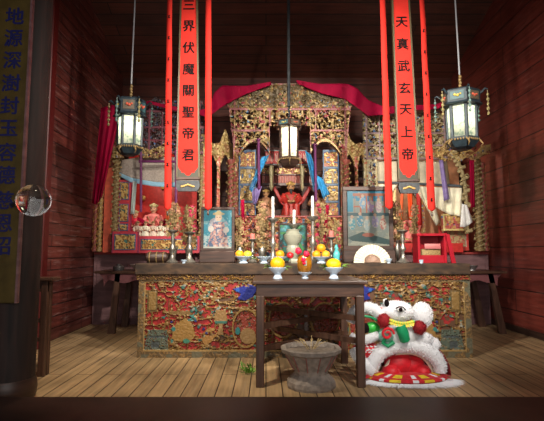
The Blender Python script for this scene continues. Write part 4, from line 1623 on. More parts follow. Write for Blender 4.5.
REDROBE = plain('red robe', (.38, .025, .018), .5, 0, .25, 18)
BRONZE = plain('brown gilt robe', (.30, .14, .07), .5, .2, .4, 26)
statue(291, 216.9, 180, 7.12, REDROBE, DARKSKIN, 'largest deity statue, red robed, seated behind the centre candles', beard=HAIR)
statue(266, 217.3, 188, 7.2, BRONZE, DARKSKIN, 'brown gilt attendant statue left of the red robed deity', 'attendant_statue', seated=False)
statue(317, 217.3, 188, 7.2, BRONZE, DARKSKIN, 'brown gilt attendant statue right of the red robed deity', 'attendant_statue', seated=False)
PINKROBE = plain('pink robe', (.75, .2, .18), .6, 0, .3, 24)
CRIM = plain('crimson robe', (.6, .02, .05), .5, 0, .3, 24)
statue(153, 237.5, 202, 7.8, PINKROBE, SKIN, 'pink robed deity statue in the middle of the left red niche', crown=PALEGOLD)
statue(134.5, 237.5, 209, 7.85, CRIM, SKIN, 'small crimson robed statue at the left end of the left red niche', crown=PALEGOLD)
statue(171.5, 237.5, 209, 7.85, CRIM, SKIN, 'small crimson robed statue right of the pink robed deity', crown=PALEGOLD)
statue(411, 243.6, 208, 7.8, PINKROBE, SKIN, 'pink robed deity statue in the arch of the right shrine', crown=PALEGOLD)
# row of small figurines
DOLL = plain('ivory figurine', (.85, .76, .6), .6, 0, .25, 40)
DOLLTOP = 220.5
places = [(137.5, 'ivory figurine at the left end of the row behind the left red rail'),
          (145.2, 'ivory figurine second from the left in the row behind the left red rail'),
          (153, 'ivory figurine in the middle of the row behind the left red rail'),
          (160.8, 'ivory figurine second from the right in the row behind the left red rail'),
          (168.5, 'ivory figurine at the right end of the row behind the left red rail')]
for i, (px, lab) in enumerate(places):
    D = 7.42
    statue(px, 236.8, DOLLTOP, D, DOLL if i % 2 else plain('blush figurine', (.8, .6, .48), .6, 0, .3, 40), SKIN, lab, 'figurine', crown=OLDGOLD, group='small figurines in the left shrine', seated=False)
# draped crimson scarf round the left statues
cloth('crimson_scarf', [(138, 217), (143, 219), (150, 226), (158, 226), (166, 218), (171, 215)], [(137, 220), (142, 223), (149, 229), (159, 229), (167, 222), (172, 218)], 7.56, MAGENTA,
      'crimson scarf looped in front of the left shrine statues', 'scarf', 4, .01, 4)
cloth('crimson_scarf', [(275, 186), (283, 200), (292, 206), (301, 199), (309, 186)], [(273, 189), (281, 204), (292, 211), (303, 203), (311, 189)], 7.05, plain('bright red scarf', (.3, .012, .01), .5),
      'bright red scarf looped in front of the red robed deity', 'scarf', 4, .01, 4)

# ================================================================== THINGS ON THE PLATFORMS AND LOW TABLES


def lathe_thing(name, px, base, D, prof_px, mat, label, cat, n=20, z_on=None):
    """prof_px: (radius, height) in photograph units at that distance."""
    x, _, z = P(px, base, D); s = S(D)
    z = z_on if z_on is not None else z
    o = MB().lathe([(r * s, h * s) for r, h in prof_px], (x, D, z), n).build(name, mat)
    setorg(o, (x, D, z))
    return tag(o, label, cat)


D = PD + .06
for (px, lab) in ((117.5, 'dark cylindrical incense pot at the left of the left platform rail'), (156, 'dark cylindrical incense pot in front of the middle of the left rail')):
    lathe_thing('incense_pot', px, 253.5, PD + .06, [(3.2, 0), (3.5, 1), (3.3, 6), (3.3, 11), (3.7, 12), (3.0, 12.3), (2.6, 9)], IRON, lab, 'pot', z_on=zpl)
D = CD0 + .12
lathe_thing('round_box', 118.5, 269.5, D, [(4.6, 0), (5.2, 1), (5.2, 2.8), (5.6, 3.2), (5.0, 4.6), (2.6, 5.4), (2.6, 6.3), (1.0, 6.9)], plain('dark lacquer', (.035, .03, .03), .35), 'low dark round box on the left low table', 'box', z_on=ctz)
lathe_thing('silver_bowl', 138.5, 269, D + .05, [(3.5, 0), (3.2, 1), (6.5, 3.6), (8.6, 6), (8.3, 6.2), (6, 3.8)], plain('silver', (.6, .6, .62), .3, .8), 'silver bowl on the left low table beside the altar', 'bowl', z_on=ctz)
lathe_thing('silver_bowl', 471.5, 271, D + .05, [(4, 0), (3.6, 1), (5, 3.2), (6.3, 5), (6.0, 5.1), (4, 3.4)], plain('silver', (.6, .6, .62), .3, .8), 'silver bowl on the right low table beside the altar', 'bowl', z_on=ctz)
# flowers
x, _, z = P(129.5, 252.6, PD + .03); z = zpl
f = thing('flower_sprig', (x, PD + .03, z), 'orange flower with green leaves on the left platform edge', 'flowers')
q = MB()
for k in range(6):
    a = k * 1.1
    q.ell((x + .03 * math.cos(a), PD + .03 + .02 * math.sin(a), z + .08 + .015 * (k % 3)), .025, 8, 6)
q.build('petals', plain('orange petals', (.9, .28, .05), .5), f)
q = MB()
for k in range(11):
    a = k * .9
    q.leaf((x, PD + .03, z + .01), (x + .09 * math.cos(a), PD + .03 + .04 * math.sin(a), z + .03 + .012 * (k % 4)), .014)
q.tube([(x, PD + .03, z), (x, PD + .03, z + .08)], .005, 6)
q.build('leaves', plain('bright leaves', (.15, .4, .06), .5), f)

# carved scroll bundle at the altar's left end
x, _, z = P(157, 262.5, AD + .4); z = atz
o = thing('carved_wooden_roll', (x, AD + .4, z), 'dark carved wooden roll lying at the left end of the altar', 'carving')
q = MB().tube([(x - .13, AD + .4, z + .06), (x - .11, AD + .4, z + .062), (x + .1, AD + .4, z + .065), (x + .13, AD + .4, z + .06)], [.04, .062, .062, .04], 16)
q.build('roll', DARKWOOD, o)
q = MB()
for k in range(3): q.lathe([(.064, -.006), (.068, 0), (.064, .006)], (0, 0, 0), 14)
q2 = MB()
for dx in (-.08, 0, .08):
    pts = [(x + dx, AD + .4 + .066 * math.cos(a_), z + .062 + .066 * math.sin(a_)) for a_ in [2 * PI * i / 16 for i in range(17)]]
    q2.tube(pts, .007, 5, cap=False)
q2.build('bands', OLDGOLD, o)

# ================================================================== THINGS ON THE ALTAR


def picture(px0, px1, py0, py1, D, fw, fn, label, base=None, deep=.05):
    xa, xb = X(px0, D), X(px1, D)
    zt = Z(py0, D)
    z0_ = atz
    f = thing('framed_picture', ((xa + xb) / 2, D, z0_), label, 'picture')
    zb = Z(py1, D)
    w = fw * S(D)
    for nm, b in (('frame_rail', (xa, xb, zt - w, zt)), ('frame_rail', (xa, xb, zb, zb + w)), ('frame_stile', (xa, xa + w, zb + w, zt - w)), ('frame_stile', (xb - w, xb, zb + w, zt - w))):
        MB().box(b[0], b[1], D - .012, D + deep, b[2], b[3], .004).build(nm, DARKWOOD, f, smooth=False)
    MB().box(xa + w * .5, xb - w * .5, D + deep * .5, D + deep * .9, zb + w * .5, zt - w * .5).build('backing', DARKWOOD, f, smooth=False)
    if base:
        MB().box(xa - .01, xb + .01, D - .04, D + deep + .03, z0_ + .0, zb, .01).build('stand', DARKWOOD, f, smooth=False)
    panel('picture_print', D + .005, px0 + fw, px1 - fw, py0 + fw, py1 - fw, .35, fn, .001, .01, PRINT, f)
    return f


def pic_left(x, y):
    c = colarr(x.shape, (.04, .28, .38), 0)
    n = fbm(x * .22, y * .22, 4)
    setc(c, n > .58, (.25, .5, .55), 0)
    setc(c, (y > 236) & (ridge(x * .25, y * .5, 6) < .12), (.5, .6, .6), 0)
    setc(c, disc(x, y, 218, 226, 10, 9) & (n < .55), (.5, .5, .55), 0)
    body = inpoly(x, y, [(213, 222), (210, 236), (207, 248), (229, 248), (227, 236), (224, 222)])
    setc(c, body, (.62, .33, .28), 0)
    setc(c, body & (ridge(x * .35, y * .35, 9) < .09), (.12, .18, .3), 0)
    setc(c, body & (vnoise(x * .5, y * .5, 9) > .68), (.75, .6, .55), 0)
    setc(c, disc(x, y, 218.5, 217.5, 3.4, 3.8), (.72, .5, .36), 0)
    setc(c, disc(x, y, 218.5, 214, 6.0, 1.7), (.55, .45, .25), 0)
    setc(c, disc(x, y, 218.5, 212.8, 2.6, 2.2), (.5, .4, .2), 0)
    setc(c, rect(x, y, 216.6, 217, 217.6, 217.8) | rect(x, y, 219.4, 217, 220.4, 217.8), (.05, .03, .02), 0)
    setc(c, disc(x, y, 211, 229, 3, 3) | disc(x, y, 226, 230, 3, 3), (.7, .65, .6), 0)
    setc(c, (y > 246.5), (.6, .62, .55), 0)
    c[..., :3] *= .5
    return np.zeros(x.shape), c, None


def pic_right(x, y):
    c = colarr(x.shape, (.28, .33, .30), 0)
    n = fbm(x * .2, y * .2, 14)
    setc(c, (y < 201) & (n > .38), (.02, .25, .42), 0)
    setc(c, (y < 212) & (x < 353), (.03, .3, .45), 0)
    setc(c, rect(x, y, 355, 196, 386, 214) & (np.mod(x, 6) < 1.4), (.5, .12, .06), 0)
    setc(c, rect(x, y, 353, 193.5, 388, 196), (.45, .15, .08), 0)
    setc(c, rect(x, y, 354, 206, 387, 207.2), (.5, .14, .08), 0)
    setc(c, rect(x, y, 347, 213, 390, 216), (.05, .12, .14), 0)
    for i, (a, b, col) in enumerate(((352, 224, (.12, .38, .45)), (360, 221, (.1, .3, .42)), (367, 225, (.4, .5, .5)), (375, 222, (.35, .3, .5)), (383, 224, (.5, .18, .15)), (371, 206, (.45, .3, .55)), (363, 203, (.2, .4, .6)), (379, 207, (.5, .35, .4)))):
        bd = disc(x, y, a, b, 3.4, 6)
        setc(c, bd, col, 0)
        setc(c, bd & (vnoise(x * .7, y * .7, i) > .62), (.6, .55, .45), 0)
        setc(c, disc(x, y, a, b - 7, 1.5, 1.7), (.6, .4, .28), 0)
    setc(c, (y > 231) & (n > .5), (.4, .42, .34), 0)
    setc(c, inpoly(x, y, [(347, 238), (362, 232), (390, 240), (390, 246), (352, 241)]), (.06, .12, .12), 0)
    setc(c, inpoly(x, y, [(352, 241), (392, 245), (392, 249), (350, 244)]), (.5, .52, .42), 0)
    setc(c, disc(x, y, 368, 235, 6, 2), (.45, .15, .1), 0)
    c[..., :3] *= .36
    return np.zeros(x.shape), c, None


def pic_mid(x, y):
    c = colarr(x.shape, (.04, .3, .26), 0)
    n = fbm(x * .3, y * .3, 24)
    setc(c, n > .6, (.08, .42, .1), 0)
    setc(c, n < .36, (.1, .45, .5), 0)
    setc(c, (vnoise(x * .6, y * .6, 5) > .84), (.7, .2, .12), 0)
    setc(c, rect(x, y, 280, 252, 306, 258), (.1, .12, .06), 0)
    c[..., :3] *= .6
    return np.zeros(x.shape), c, None


PFD = AD + .38
picture(200.5, 234.5, 207, 251, PFD, 2.8, pic_left, 'dark framed print of a figure in a broad hat under a teal sky', base=True)
picture(343.5, 394, 186.5, 250, PFD + .06, 4.2, pic_right, 'largest framed print, many small figures in a pavilion, right of the centre candles', base=True)
picture(278.5, 307.5, 223, 262.4, PFD + .2, 1.8, pic_mid, 'small green framed print behind the centre white urn')

ALTAR_T = []


def on_altar(px, D, name, prof, mat, label, cat, n=20):
    """Turned object standing on the altar's top board."""
    x = X(px, D); s = S(D)
    o = MB().lathe([(r * s, h * s) for r, h in prof], (x, D, atz), n).build(name, mat)
    setorg(o, (x, D, atz))
    return tag(o, label, cat)


on_altar(293, PFD + .08, 'porcelain_urn', [(4, 0), (4.6, 1), (3.6, 3), (5.6, 8), (7, 13), (5.6, 17), (6.6, 19), (8.6, 22), (9.4, 27), (7, 29), (6, 31), (6.6, 33)], WHITEPORC,
         'white ribbed porcelain urn in front of the green framed print', 'urn', 24)


def candlestick(px, D, h, candle, label, mat=PEWTER, wide=1.0, wax=WAX, cr=1.5):
    x = X(px, D); s = S(D); z = atz
    t = thing('candlestick', (x, D, z), label, 'candlestick')
    k = wide
    prof = [(6 * k, 0), (6.3 * k, 1), (4.6 * k, 2.5), (3.2 * k, 4), (2.0 * k, h * .22), (1.5 * k, h * .32), (2.8 * k, h * .38), (3.2 * k, h * .43), (2.0 * k, h * .5), (1.4 * k, h * .62), (2.4 * k, h * .72), (1.6 * k, h * .8), (2.0 * k, h * .88), (5.6 * k, h * .95), (5.8 * k, h * .98), (1.6 * k, h)]
    MB().lathe([(r * s, hh * s) for r, hh in prof], (x, D, z), 18).build('stem', mat, t)
    if candle:
        zc = z + h * s
        c = MB().lathe([(cr * s * .9, -.01), (cr * s, 0), (cr * s, candle * s * .95), (cr * s * .6, candle * s)], (x, D, zc), 12)
        w = c.build('candle', wax, t)
        MB().tube([(x, D, zc + candle * s), (x + .002, D, zc + candle * s + .014)], .0022, 5).build('wick', INK, w)
    return t


candlestick(273, AD + .30, 45, 21, 'tall pewter candlestick with a white candle, leftmost of the centre three')
candlestick(294.3, AD + .52, 38.5, 14, 'pewter candlestick with a short white candle, middle of the centre three')
candlestick(313, AD + .30, 47, 20, 'tall pewter candlestick with a white candle, rightmost of the centre three')
candlestick(252.5, AD + .36, 24, 5, 'short pewter candlestick with a pink stub behind the orange and lime dish', wax=PINKWAX, cr=2.6, wide=.8)
candlestick(331.5, AD + .36, 26, 6, 'short pewter candlestick with a pink stub behind the turquoise vase', wax=PINKWAX, cr=2.6, wide=.8)
candlestick(172.5, AD + .3, 33, 0, 'bare pewter candlestick, left one of the pair beside the left framed print', wide=.9)
candlestick(189.5, AD + .34, 31, 0, 'bare pewter candlestick nearest the left framed print', wide=1.05)
candlestick(403, AD + .3, 33, 0, 'bare pewter candlestick right of the open fan', wide=.95)


def flower_vase(px, D, hv, y0, y1, spread, label, n=70, mat=OLDGOLD, accents=None):
    """A pewter vase with a fan of gilt paper flowers between photo rows y0 and y1."""
    x = X(px, D); s = S(D); z = atz
    t = thing('gilt_flower_vase', (x, D, z), label, 'vase')
    MB().lathe([(r * s, h * s) for r, h in [(3.5, 0), (3.8, 1), (2.0, 3), (3.6, hv * .45), (4.2, hv * .6), (1.8, hv * .85), (3.0, hv)]], (x, D, z), 16).build('vase', PEWTER, t)
    r_ = random.Random(int(px * 10))
    q, accs = MB(), []
    zt, zb = Z(y0, D), Z(y1, D)
    for i in range(n):
        k = r_.random(); a = r_.uniform(0, 2 * PI)
        w = spread * s * (1 - .5 * abs(2 * k - .8)) * math.sqrt(r_.random())
        p = Vector((x + w * math.cos(a), D + .6 * w * math.sin(a), zb + (zt - zb) * k))
        ln = r_.uniform(.025, .05)
        b = r_.uniform(0, 2 * PI)
        if i % 5 == 0:
            q.tube([(x, D, z + hv * s * .95), (Vector((x, D, zb)) + p) / 2, p], .0035, 5)
        if accents and i % 6 == 1:
            acc = MB(); accs.append(acc)
            acc.ell(p, (.022, .02, .018), 8, 5)
            for kk in range(5):
                e = kk * 2 * PI / 5
                acc.leaf(p, p + Vector((.035 * math.cos(e), -.01, .035 * math.sin(e))), .012, Vector((0, 1, 0)))
        else:
            for kk in range(3):
                e = b + kk * 2.1
                q.leaf(p, p + Vector((ln * math.cos(e), r_.uniform(-.02, .02), ln * math.sin(e))), .013, Vector((0, 1, 0)))
    f = q.build('gilt_foliage', mat, t, smooth=False)
    for acc in accs: acc.build('paper_flower', accents, f, smooth=False)
    return t


PEACH = plain('peach paper', (.42, .2, .12), .7, 0, .3, 30)
ROSE = plain('rose paper', (.42, .03, .07), .7, 0, .3, 30)
flower_vase(173, AD + .5, 22, 204, 236, 9, 'gilt paper flowers in a vase behind the left bare candlestick', 90, OLDGOLD, PEACH)
flower_vase(189, AD + .52, 22, 206, 244, 9, 'gilt paper flowers in a vase just left of the hat figure print', 100, OLDGOLD, ROSE)
flower_vase(262, AD + .52, 20, 203, 248, 8, 'gilt paper flowers between the pink stub and left tall candle', 110, OLDGOLD, PEACH)
flower_vase(240, AD + .56, 18, 218, 250, 7, 'gilt paper flowers beside the right edge of the hat figure print', 70, OLDGOLD, PEACH)
flower_vase(322, AD + .52, 20, 203, 248, 8, 'gilt paper flowers between the right tall candle and pink stub', 110, OLDGOLD, ROSE)
flower_vase(337, AD + .56, 18, 222, 250, 5, 'gilt paper flowers beside the left edge of the largest print', 50, OLDGOLD, ROSE)
flower_vase(398, AD + .52, 22, 202, 244, 7, 'gilt paper flowers in a vase between the right streamers', 70, OLDGOLD, PEACH)
flower_vase(416, AD + .54, 22, 206, 240, 5, 'gilt paper flowers in a vase behind the red box', 40, OLDGOLD, PEACH)


def footed_dish(px, D, z, rpx, hpx, label, name='footed_dish', mat=None):
    x = X(px, D, 262); s = S(D)
    o = MB().lathe([(rpx * .5 * s, 0), (rpx * .52 * s, .003), (rpx * .34 * s, hpx * .3 * s), (rpx * .42 * s, hpx * .5 * s), (rpx * .9 * s, hpx * .8 * s), (rpx * s, hpx * s), (rpx * .95 * s, hpx * 1.02 * s), (rpx * .6 * s, hpx * .72 * s), (0.0001, hpx * .66 * s)],
                   (x, D, z), 24).build(name, mat or PORCELAIN)
    setorg(o, (x, D, z))
    return tag(o, label, 'dish')


def fruit(px, D, z0, rpx, mat, label, name='orange', dx=0.0, dy=0.0, squash=.92, cat='fruit'):
    x = X(px, D, 262) + dx; s = S(D); r = rpx * s
    t = thing(name, (x, D + dy, z0), label, cat)
    MB().ell((x, D + dy, z0 + r * squash), (r, r, r * squash), 18, 12).build('fruit_body', mat, t)
    q = MB().lathe([(.004, 0), (.003, .004), (.005, .007)], (x, D + dy, z0 + r * squash * 2 - .002), 6)
    q.build('stem', LEAF, t)
    return t


def leaves(px, D, z0, wpx, label, n=14, both=True):
    x = X(px, D, 262); s = S(D)
    r_ = random.Random(int(px))
    q = MB()
    for i in range(n):
        sd = -1 if i % 2 else 1
        if not both: sd = 1 if both is None else -1
        b = Vector((x + sd * wpx * .45 * s, D - .01, z0))
        tip = b + Vector((sd * r_.uniform(.3, .75) * wpx * s, r_.uniform(-.05, .05), r_.uniform(-.025, .035)))
        q.leaf(b, tip, .018)
    q.tube([(x - wpx * .45 * s, D, z0), (x + wpx * .45 * s, D, z0)], .004, 5)
    o = q.build('leaf_sprig', LEAF, smooth=False)
    setorg(o, (x, D, z0))
    return tag(o, label, 'leaves')


ADF = AD + .12
footed_dish(243.5, ADF, atz, 9, 7, 'pale blue footed dish of orange and lime fruit, leftmost on the altar')
hd = lambda D, h, k=.72: atz + h * k * S(D)
fruit(239.5, ADF, hd(ADF, 7), 4.3, ORANGE, 'orange beside the lime green fruit, leftmost altar dish')
fruit(247.8, ADF, hd(ADF, 7), 4.0, LIME, 'lime green fruit on the leftmost altar dish', 'lime_fruit')
footed_dish(264, ADF, atz, 8, 6.5, 'empty pale blue footed dish second from the left on the altar')
leaves(258.5, ADF + .02, atz + .055, 9, 'green leaf sprig beside the empty altar dish', 10, True)
footed_dish(280, ADF + .05, atz, 7.5, 6.5, 'pale blue footed dish with one orange behind the front left dish')
fruit(280, ADF + .05, hd(ADF, 6.5), 4.4, ORANGE, 'single orange on the altar dish behind the front left dish')
lathe_thing('white_box', 0, 0, 1, [(0, 0), (1, 1)], WHITEPORC, 'x', 'x') if False else None
x_ = X(295.5, ADF); b = MB().box(x_ - .055, x_ + .055, ADF - .03, ADF + .04, atz, atz + .05, .006).build('white_dish', WHITEPORC)
tag(setorg(b, (x_, ADF, atz)), 'small square white dish left of the amber jar', 'dish')
REDF = plain('red apple skin', (.6, .02, .03), .3, 0, .2, 20)
fruit(290.2, ADF + .03, atz + .05, 3.6, REDF, 'small red fruit on the white dish left of the amber jar', 'red_fruit')
footed_dish(321, ADF, atz, 9, 6.5, 'pale blue footed dish heaped with oranges beside the turquoise vase')
zz = hd(ADF, 6.5)
fruit(316.5, ADF, zz, 4.3, ORANGE, 'lower left orange of the heap beside the turquoise vase')
fruit(326, ADF, zz, 4.3, plain('light orange peel', (.92, .45, .03), .45, 0, .08, 40), 'lower right orange of the heap beside the turquoise vase')
fruit(321.3, ADF + .01, zz + 6.2 * S(ADF), 4.5, ORANGE, 'top orange of the heap beside the turquoise vase')
on_altar(336.5, ADF + .05, 'turquoise_vase', [(3.6, 0), (3.8, 1), (2.8, 3), (3.6, 7), (3.4, 10), (1.4, 13), (2.0, 15), (1.2, 17.5), (.3, 18.5)], TEAL,
         'small turquoise vase at the right end of the altar fruit dishes', 'vase', 16)

# open fan
D = AD + .16
x, _, z = P(372.5, 264, D)
R = 18.5 * S(D)
f = thing('open_fan', (x, D, atz), 'cream half-round open fan leaning before the largest print', 'fan')
n = 34
vs = []
for i in range(n + 1):
    a = PI * i / n
    dpt = .006 * (1 if i % 2 else -1)
    for rr in (.42, 1.0):
        vs.append((x - rr * R * math.cos(a), D + .05 * rr * math.sin(a) + dpt * rr, atz + .004 + rr * R * math.sin(a) * .98))
MB().add(vs, [(2 * i, 2 * i + 1, 2 * i + 3, 2 * i + 2) for i in range(n)]).build('fan_leaf', plain('cream paper', (.74, .68, .52), .7, 0, .1, 30), f, smooth=False, solid=.003)
q = MB()
for i in range(0, n + 1, 2):
    a = PI * i / n
    q.tube([(x, D - .002, atz + .012), (x - R * .44 * math.cos(a), D + .02 * math.sin(a) - .004, atz + .012 + R * .44 * math.sin(a) * .97)], .007, 5)
q.build('ribs', plain('brown ribs', (.32, .2, .14), .5), f)

# red box
D = AD + .22
xa, xb = X(418, D), X(447, D)
zb, zt = atz, Z(236, D)
f = thing('red_box_frame', ((xa + xb) / 2, D, atz), 'red wooden box with open front at the right end of the altar', 'box')
RB = plain('lacquer red', (.36, .008, .02), .35, 0, .1, 12)
for nm, bb in (('side', (xa, xa + .03, D, D + .2, zb, zt)), ('side', (xb - .03, xb, D, D + .2, zb, zt)), ('lid', (xa - .01, xb + .01, D - .01, D + .2, zt, zt + .03)),
               ('front_board', (xa + .03, xb - .03, D + .01, D + .03, zb, zb + .09)), ('back_board', (xa + .03, xb - .03, D + .17, D + .19, zb, zt))):
    MB().box(*bb, .004).build(nm, RB, f, smooth=False)
b = MB().box(xa + .05, xb - .05, D + .05, D + .15, zb + .001, zb + .16, .01).build('gilt_packet', OLDGOLD)
tag(setorg(b, ((xa + xb) / 2, D + .1, zb)), 'dull gold packet standing inside the red open box', 'packet')
b = MB().box(xa + .09, xb - .06, D + .03, D + .042, zb + .16, zb + .22, .002).build('pink_card', plain('pink card', (.5, .16, .16), .6))
tag(setorg(b, ((xa + xb) / 2, D + .036, zb + .16)), 'pink card leaning on the gold packet in the red box', 'card')
# red prop leaning to its right
q = MB().prism([(xb - .02, zt + .02), (xb + .02, zt + .02), (xb + .085, atz), (xb + .035, atz)], D - .04, D - .015)
tag(setorg(q.build('red_strut', RB, smooth=False), (xb + .06, D - .03, atz)), 'slanting red board leaning against the red box', 'board')
# small bowls
on_altar(388.5, ADF, 'small_bowl', [(1.6, 0), (1.5, .8), (3.2, 3.2), (3.6, 4.6), (3.2, 4.4)], PORCELAIN, 'small white bowl at the right foot of the open fan', 'bowl', 16)
on_altar(421, ADF - .03, 'small_bowl', [(1.6, 0), (1.5, .8), (2.4, 3.0), (2.6, 3.4), (2.2, 3.2)], PORCELAIN, 'small white bowl in front of the red box', 'bowl', 16)
on_altar(184, ADF, 'small_bowl', [(1.6, 0), (1.5, .8), (3.0, 2.6), (3.3, 3.4), (3.0, 3.2)], PORCELAIN, 'small white bowl between the two left candlesticks', 'bowl', 16)

# ================================================================== THINGS ON THE FRONT TABLE
TT = tz
DT = floorD(278.5, TT)
sT = S(DT)


def front_dish(px, label):
    return footed_dish(px, DT, TT, 9.5, 11, label)


front_dish(277.5, 'pale blue footed dish at the left of the front table')
hD = TT + 11 * .72 * sT
fruit(277.5, DT, hD, 7.2, plain('deep yellow orange', (.95, .44, .005), .4, 0, .08, 40, bump=.3), 'large orange on the left dish of the front table')
leaves(277, DT, hD + .03, 14, 'green leaf sprig on the left dish of the front table', 16)
front_dish(333.5, 'pale blue footed dish at the right of the front table')
fruit(333.5, DT, hD, 7.4, YELLOW, 'large yellow fruit on the right dish of the front table', 'yellow_fruit', squash=.8)
leaves(334, DT, hD + .03, 15, 'green leaf sprig on the right dish of the front table', 18)
footed_dish(305, DT + .02, TT, 7, 6, 'small pale blue stand under the amber jar on the front table', 'jar_stand')
zj = TT + 6.1 * S(DT + .02)
xj = X(304.5, DT + .02, 262)
j = thing('amber_jar', (xj, DT + .02, zj), 'amber glass jar of red flowers at the middle of the front table', 'jar')
s = S(DT)
MB().lathe([(r * s, h * s) for r, h in [(4.6, 0), (6, 1), (7.4, 6), (7.6, 10), (6.8, 14), (5.8, 16.5), (6.0, 17)]], (xj, DT + .02, zj), 22).build('jar_body', plain('amber glass', (.38, .15, .01), .12, 0, .15, 8, coat=.6), j)
lb = MB().box(xj - .012, xj + .016, DT + .02 - 7.75 * s, DT + .02 - 7.2 * s, zj + 6.5 * s, zj + 11.5 * s); lb.build('white_label', WHITEPORC, j, smooth=False)
q = MB()
for (dx, dz, r) in ((-6.5, 21, 4.2), (1.5, 18, 4), (-2, 12.5, 3.2), (-1.5, 9.0, 2.2)):
    c = Vector((xj + dx * s, DT - .02 - (.06 if dz < 14 else 0), zj + dz * s))
    for k in range(16):
        e = k * 2.4; rr = r * s * (.35 + .65 * (k / 16))
        q.ell(c + Vector((rr * .55 * math.cos(e), -.01 - .012 * (1 - k / 16), rr * .55 * math.sin(e))), (r * s * .36, .014, r * s * .36), 8, 6)
q.build('red_blossoms', plain('red blossom', (.75, .01, .06), .5, 0, .2, 60), j)
q = MB()
for k in range(9): q.leaf((xj, DT, zj + 16 * s), (xj + .05 * math.cos(k), DT + .03 * math.sin(k), zj + (16 + 4 * (k % 2)) * s), .01)
q.build('leaves', LEAF, j)

# ================================================================== STONE URN AND SPRIGS ON THE FLOOR
UD = floorD(393.5) + .2
xu = X(311, UD, 375)
zr = .39
u = thing('stone_urn', (xu, UD, 0), 'flared grey stone urn on the floor under the square table', 'urn')
q = MB().lathe([(.205, 0), (.21, .02), (.205, .055), (.17, .09), (.142, .115), (.148, .145), (.19, .22), (.222, .275), (.255, .29), (.262, .32), (.25, .33), (.22, .325), (.21, .29)], (xu, UD, 0), 12, 1, 1, .26)
q.build('urn_body', STONE, u, smooth=False)
MB().lathe([(.205, .295), (.0001, .31)], (xu, UD, 0), 20).build('ash', plain('ash', (.25, .2, .16), .95, 0, .3, 40), u)
for a in [k * PI / 6 - .26 for k in range(12)]:
    for z1, z2, r1, r2 in ((.145, .275, .152, .226),):
        MB().tube([(xu + r1 * math.cos(a), UD + r1 * math.sin(a), z1), (xu + r2 * math.cos(a), UD + r2 * math.sin(a), z2)], .005, 5).build('reddish_rib', plain('faded red ribs', (.32, .13, .11), .8), u)
r_ = random.Random(3)
x0_, D0_ = X(249, floorD(372), 372), floorD(372)
q = MB()
for i in range(46):
    b = Vector((x0_ + r_.uniform(-.07, .05), D0_ + r_.uniform(-.09, .12), .004))
    e = r_.uniform(0, 2 * PI)
    q.leaf(b, b + Vector((.055 * math.cos(e), .055 * math.sin(e), r_.uniform(.01, .075))), .012)
o = q.build('leaf_cluster', LEAF, smooth=False)
tag(setorg(o, (x0_, D0_, 0)), 'cluster of green leaves on the floor beside the left table leg', 'leaves')
for o_ in ():
    pass

# dried stalks in the stone urn
q = MB()
for i in range(9):
    a = i * .7
    q.tube([(xu + .03 * math.cos(a), UD + .03 * math.sin(a), .308), (xu + .1 * math.cos(a), UD + .1 * math.sin(a), .365 + .02 * (i % 3))], .003, 5)
    q.leaf((xu + .08 * math.cos(a), UD + .08 * math.sin(a), .35), (xu + .15 * math.cos(a), UD + .15 * math.sin(a), .375), .012)
o = q.build('dried_stalks', plain('straw', (.45, .32, .14), .8), smooth=False)
tag(setorg(o, (xu, UD, .308)), 'dried straw stalks lying in the stone urn', 'stalks')

# ================================================================== LION DANCE HEAD
LD = 4.3
sL = S(LD)
rf = random.Random(21)


def L(px, py, dy=0.0):
    return Vector(P(px, py, LD + dy))


def spikes(q, c, nrm, ln, w, droop=.35):
    nrm = Vector(nrm).normalized()
    t = nrm.orthogonal().normalized()
    t = Matrix.Rotation(rf.uniform(0, 2 * PI), 3, nrm) @ t
    d = (nrm + t * rf.uniform(-.5, .5) + Vector((0, 0, -droop * rf.random()))).normalized()
    s = d.cross(t).normalized() * w
    s = s if s.length > 0 else t * w
    b2 = t * w * .8
    base = Vector(c) - nrm * w
    q.add([base - s, base + s, base + b2, base + d * ln * .6 + s * .3 + d.cross(s) * .5, base + d * ln], [(0, 1, 4), (1, 2, 4), (2, 0, 4)])


def fur_tube(q, pts, rads, ln=.03, dens=1.0, n=14):
    q.tube(pts, rads, n)
    for i in range(len(pts) - 1):
        a, b = Vector(pts[i]), Vector(pts[i + 1])
        t = (b - a); seg = t.length; t.normalize()
        u = t.orthogonal().normalized(); v = t.cross(u)
        cnt = int(seg * rads[i] * 2 * PI / (.011 ** 2) * dens)
        for _ in range(cnt):
            k = rf.random(); e = rf.uniform(0, 2 * PI)
            nr = u * math.cos(e) + v * math.sin(e)
            r = rads[i] * (1 - k) + rads[i + 1] * k
            spikes(q, a + t * seg * k + nr * r, nr, ln * rf.uniform(.6, 1.2), .0035)


def fur_ball(q, c, r, ln=.03, dens=1.0):
    q.ell(c, r, 18, 12)
    area = 4 * PI * ((r[0] * r[1]) ** 1.6 / 3 + (r[0] * r[2]) ** 1.6 / 3 + (r[1] * r[2]) ** 1.6 / 3) ** (1 / 1.6)
    for _ in range(int(area / .011 ** 2 * dens)):
        v = Vector((rf.gauss(0, 1), rf.gauss(0, 1), rf.gauss(0, 1))).normalized()
        p = Vector((c[0] + v.x * r[0], c[1] + v.y * r[1], c[2] + v.z * r[2]))
        nr = Vector((v.x / r[0], v.y / r[1], v.z / r[2])).normalized()
        spikes(q, p, nr, ln * rf.uniform(.6, 1.2), .0035)


def smooth_path(pts, m=6):
    out = []
    P_ = [Vector(p) for p in pts]
    for i in range(len(P_) - 1):
        p0 = P_[max(0, i - 1)]; p1 = P_[i]; p2 = P_[i + 1]; p3 = P_[min(len(P_) - 1, i + 2)]
        for j in range(m):
            t = j / m
            out.append(.5 * ((2 * p1) + (p2 - p0) * t + (2 * p0 - 5 * p1 + 4 * p2 - p3) * t * t + (3 * p1 - p0 - 3 * p2 + p3) * t ** 3))
    out.append(P_[-1])
    return out


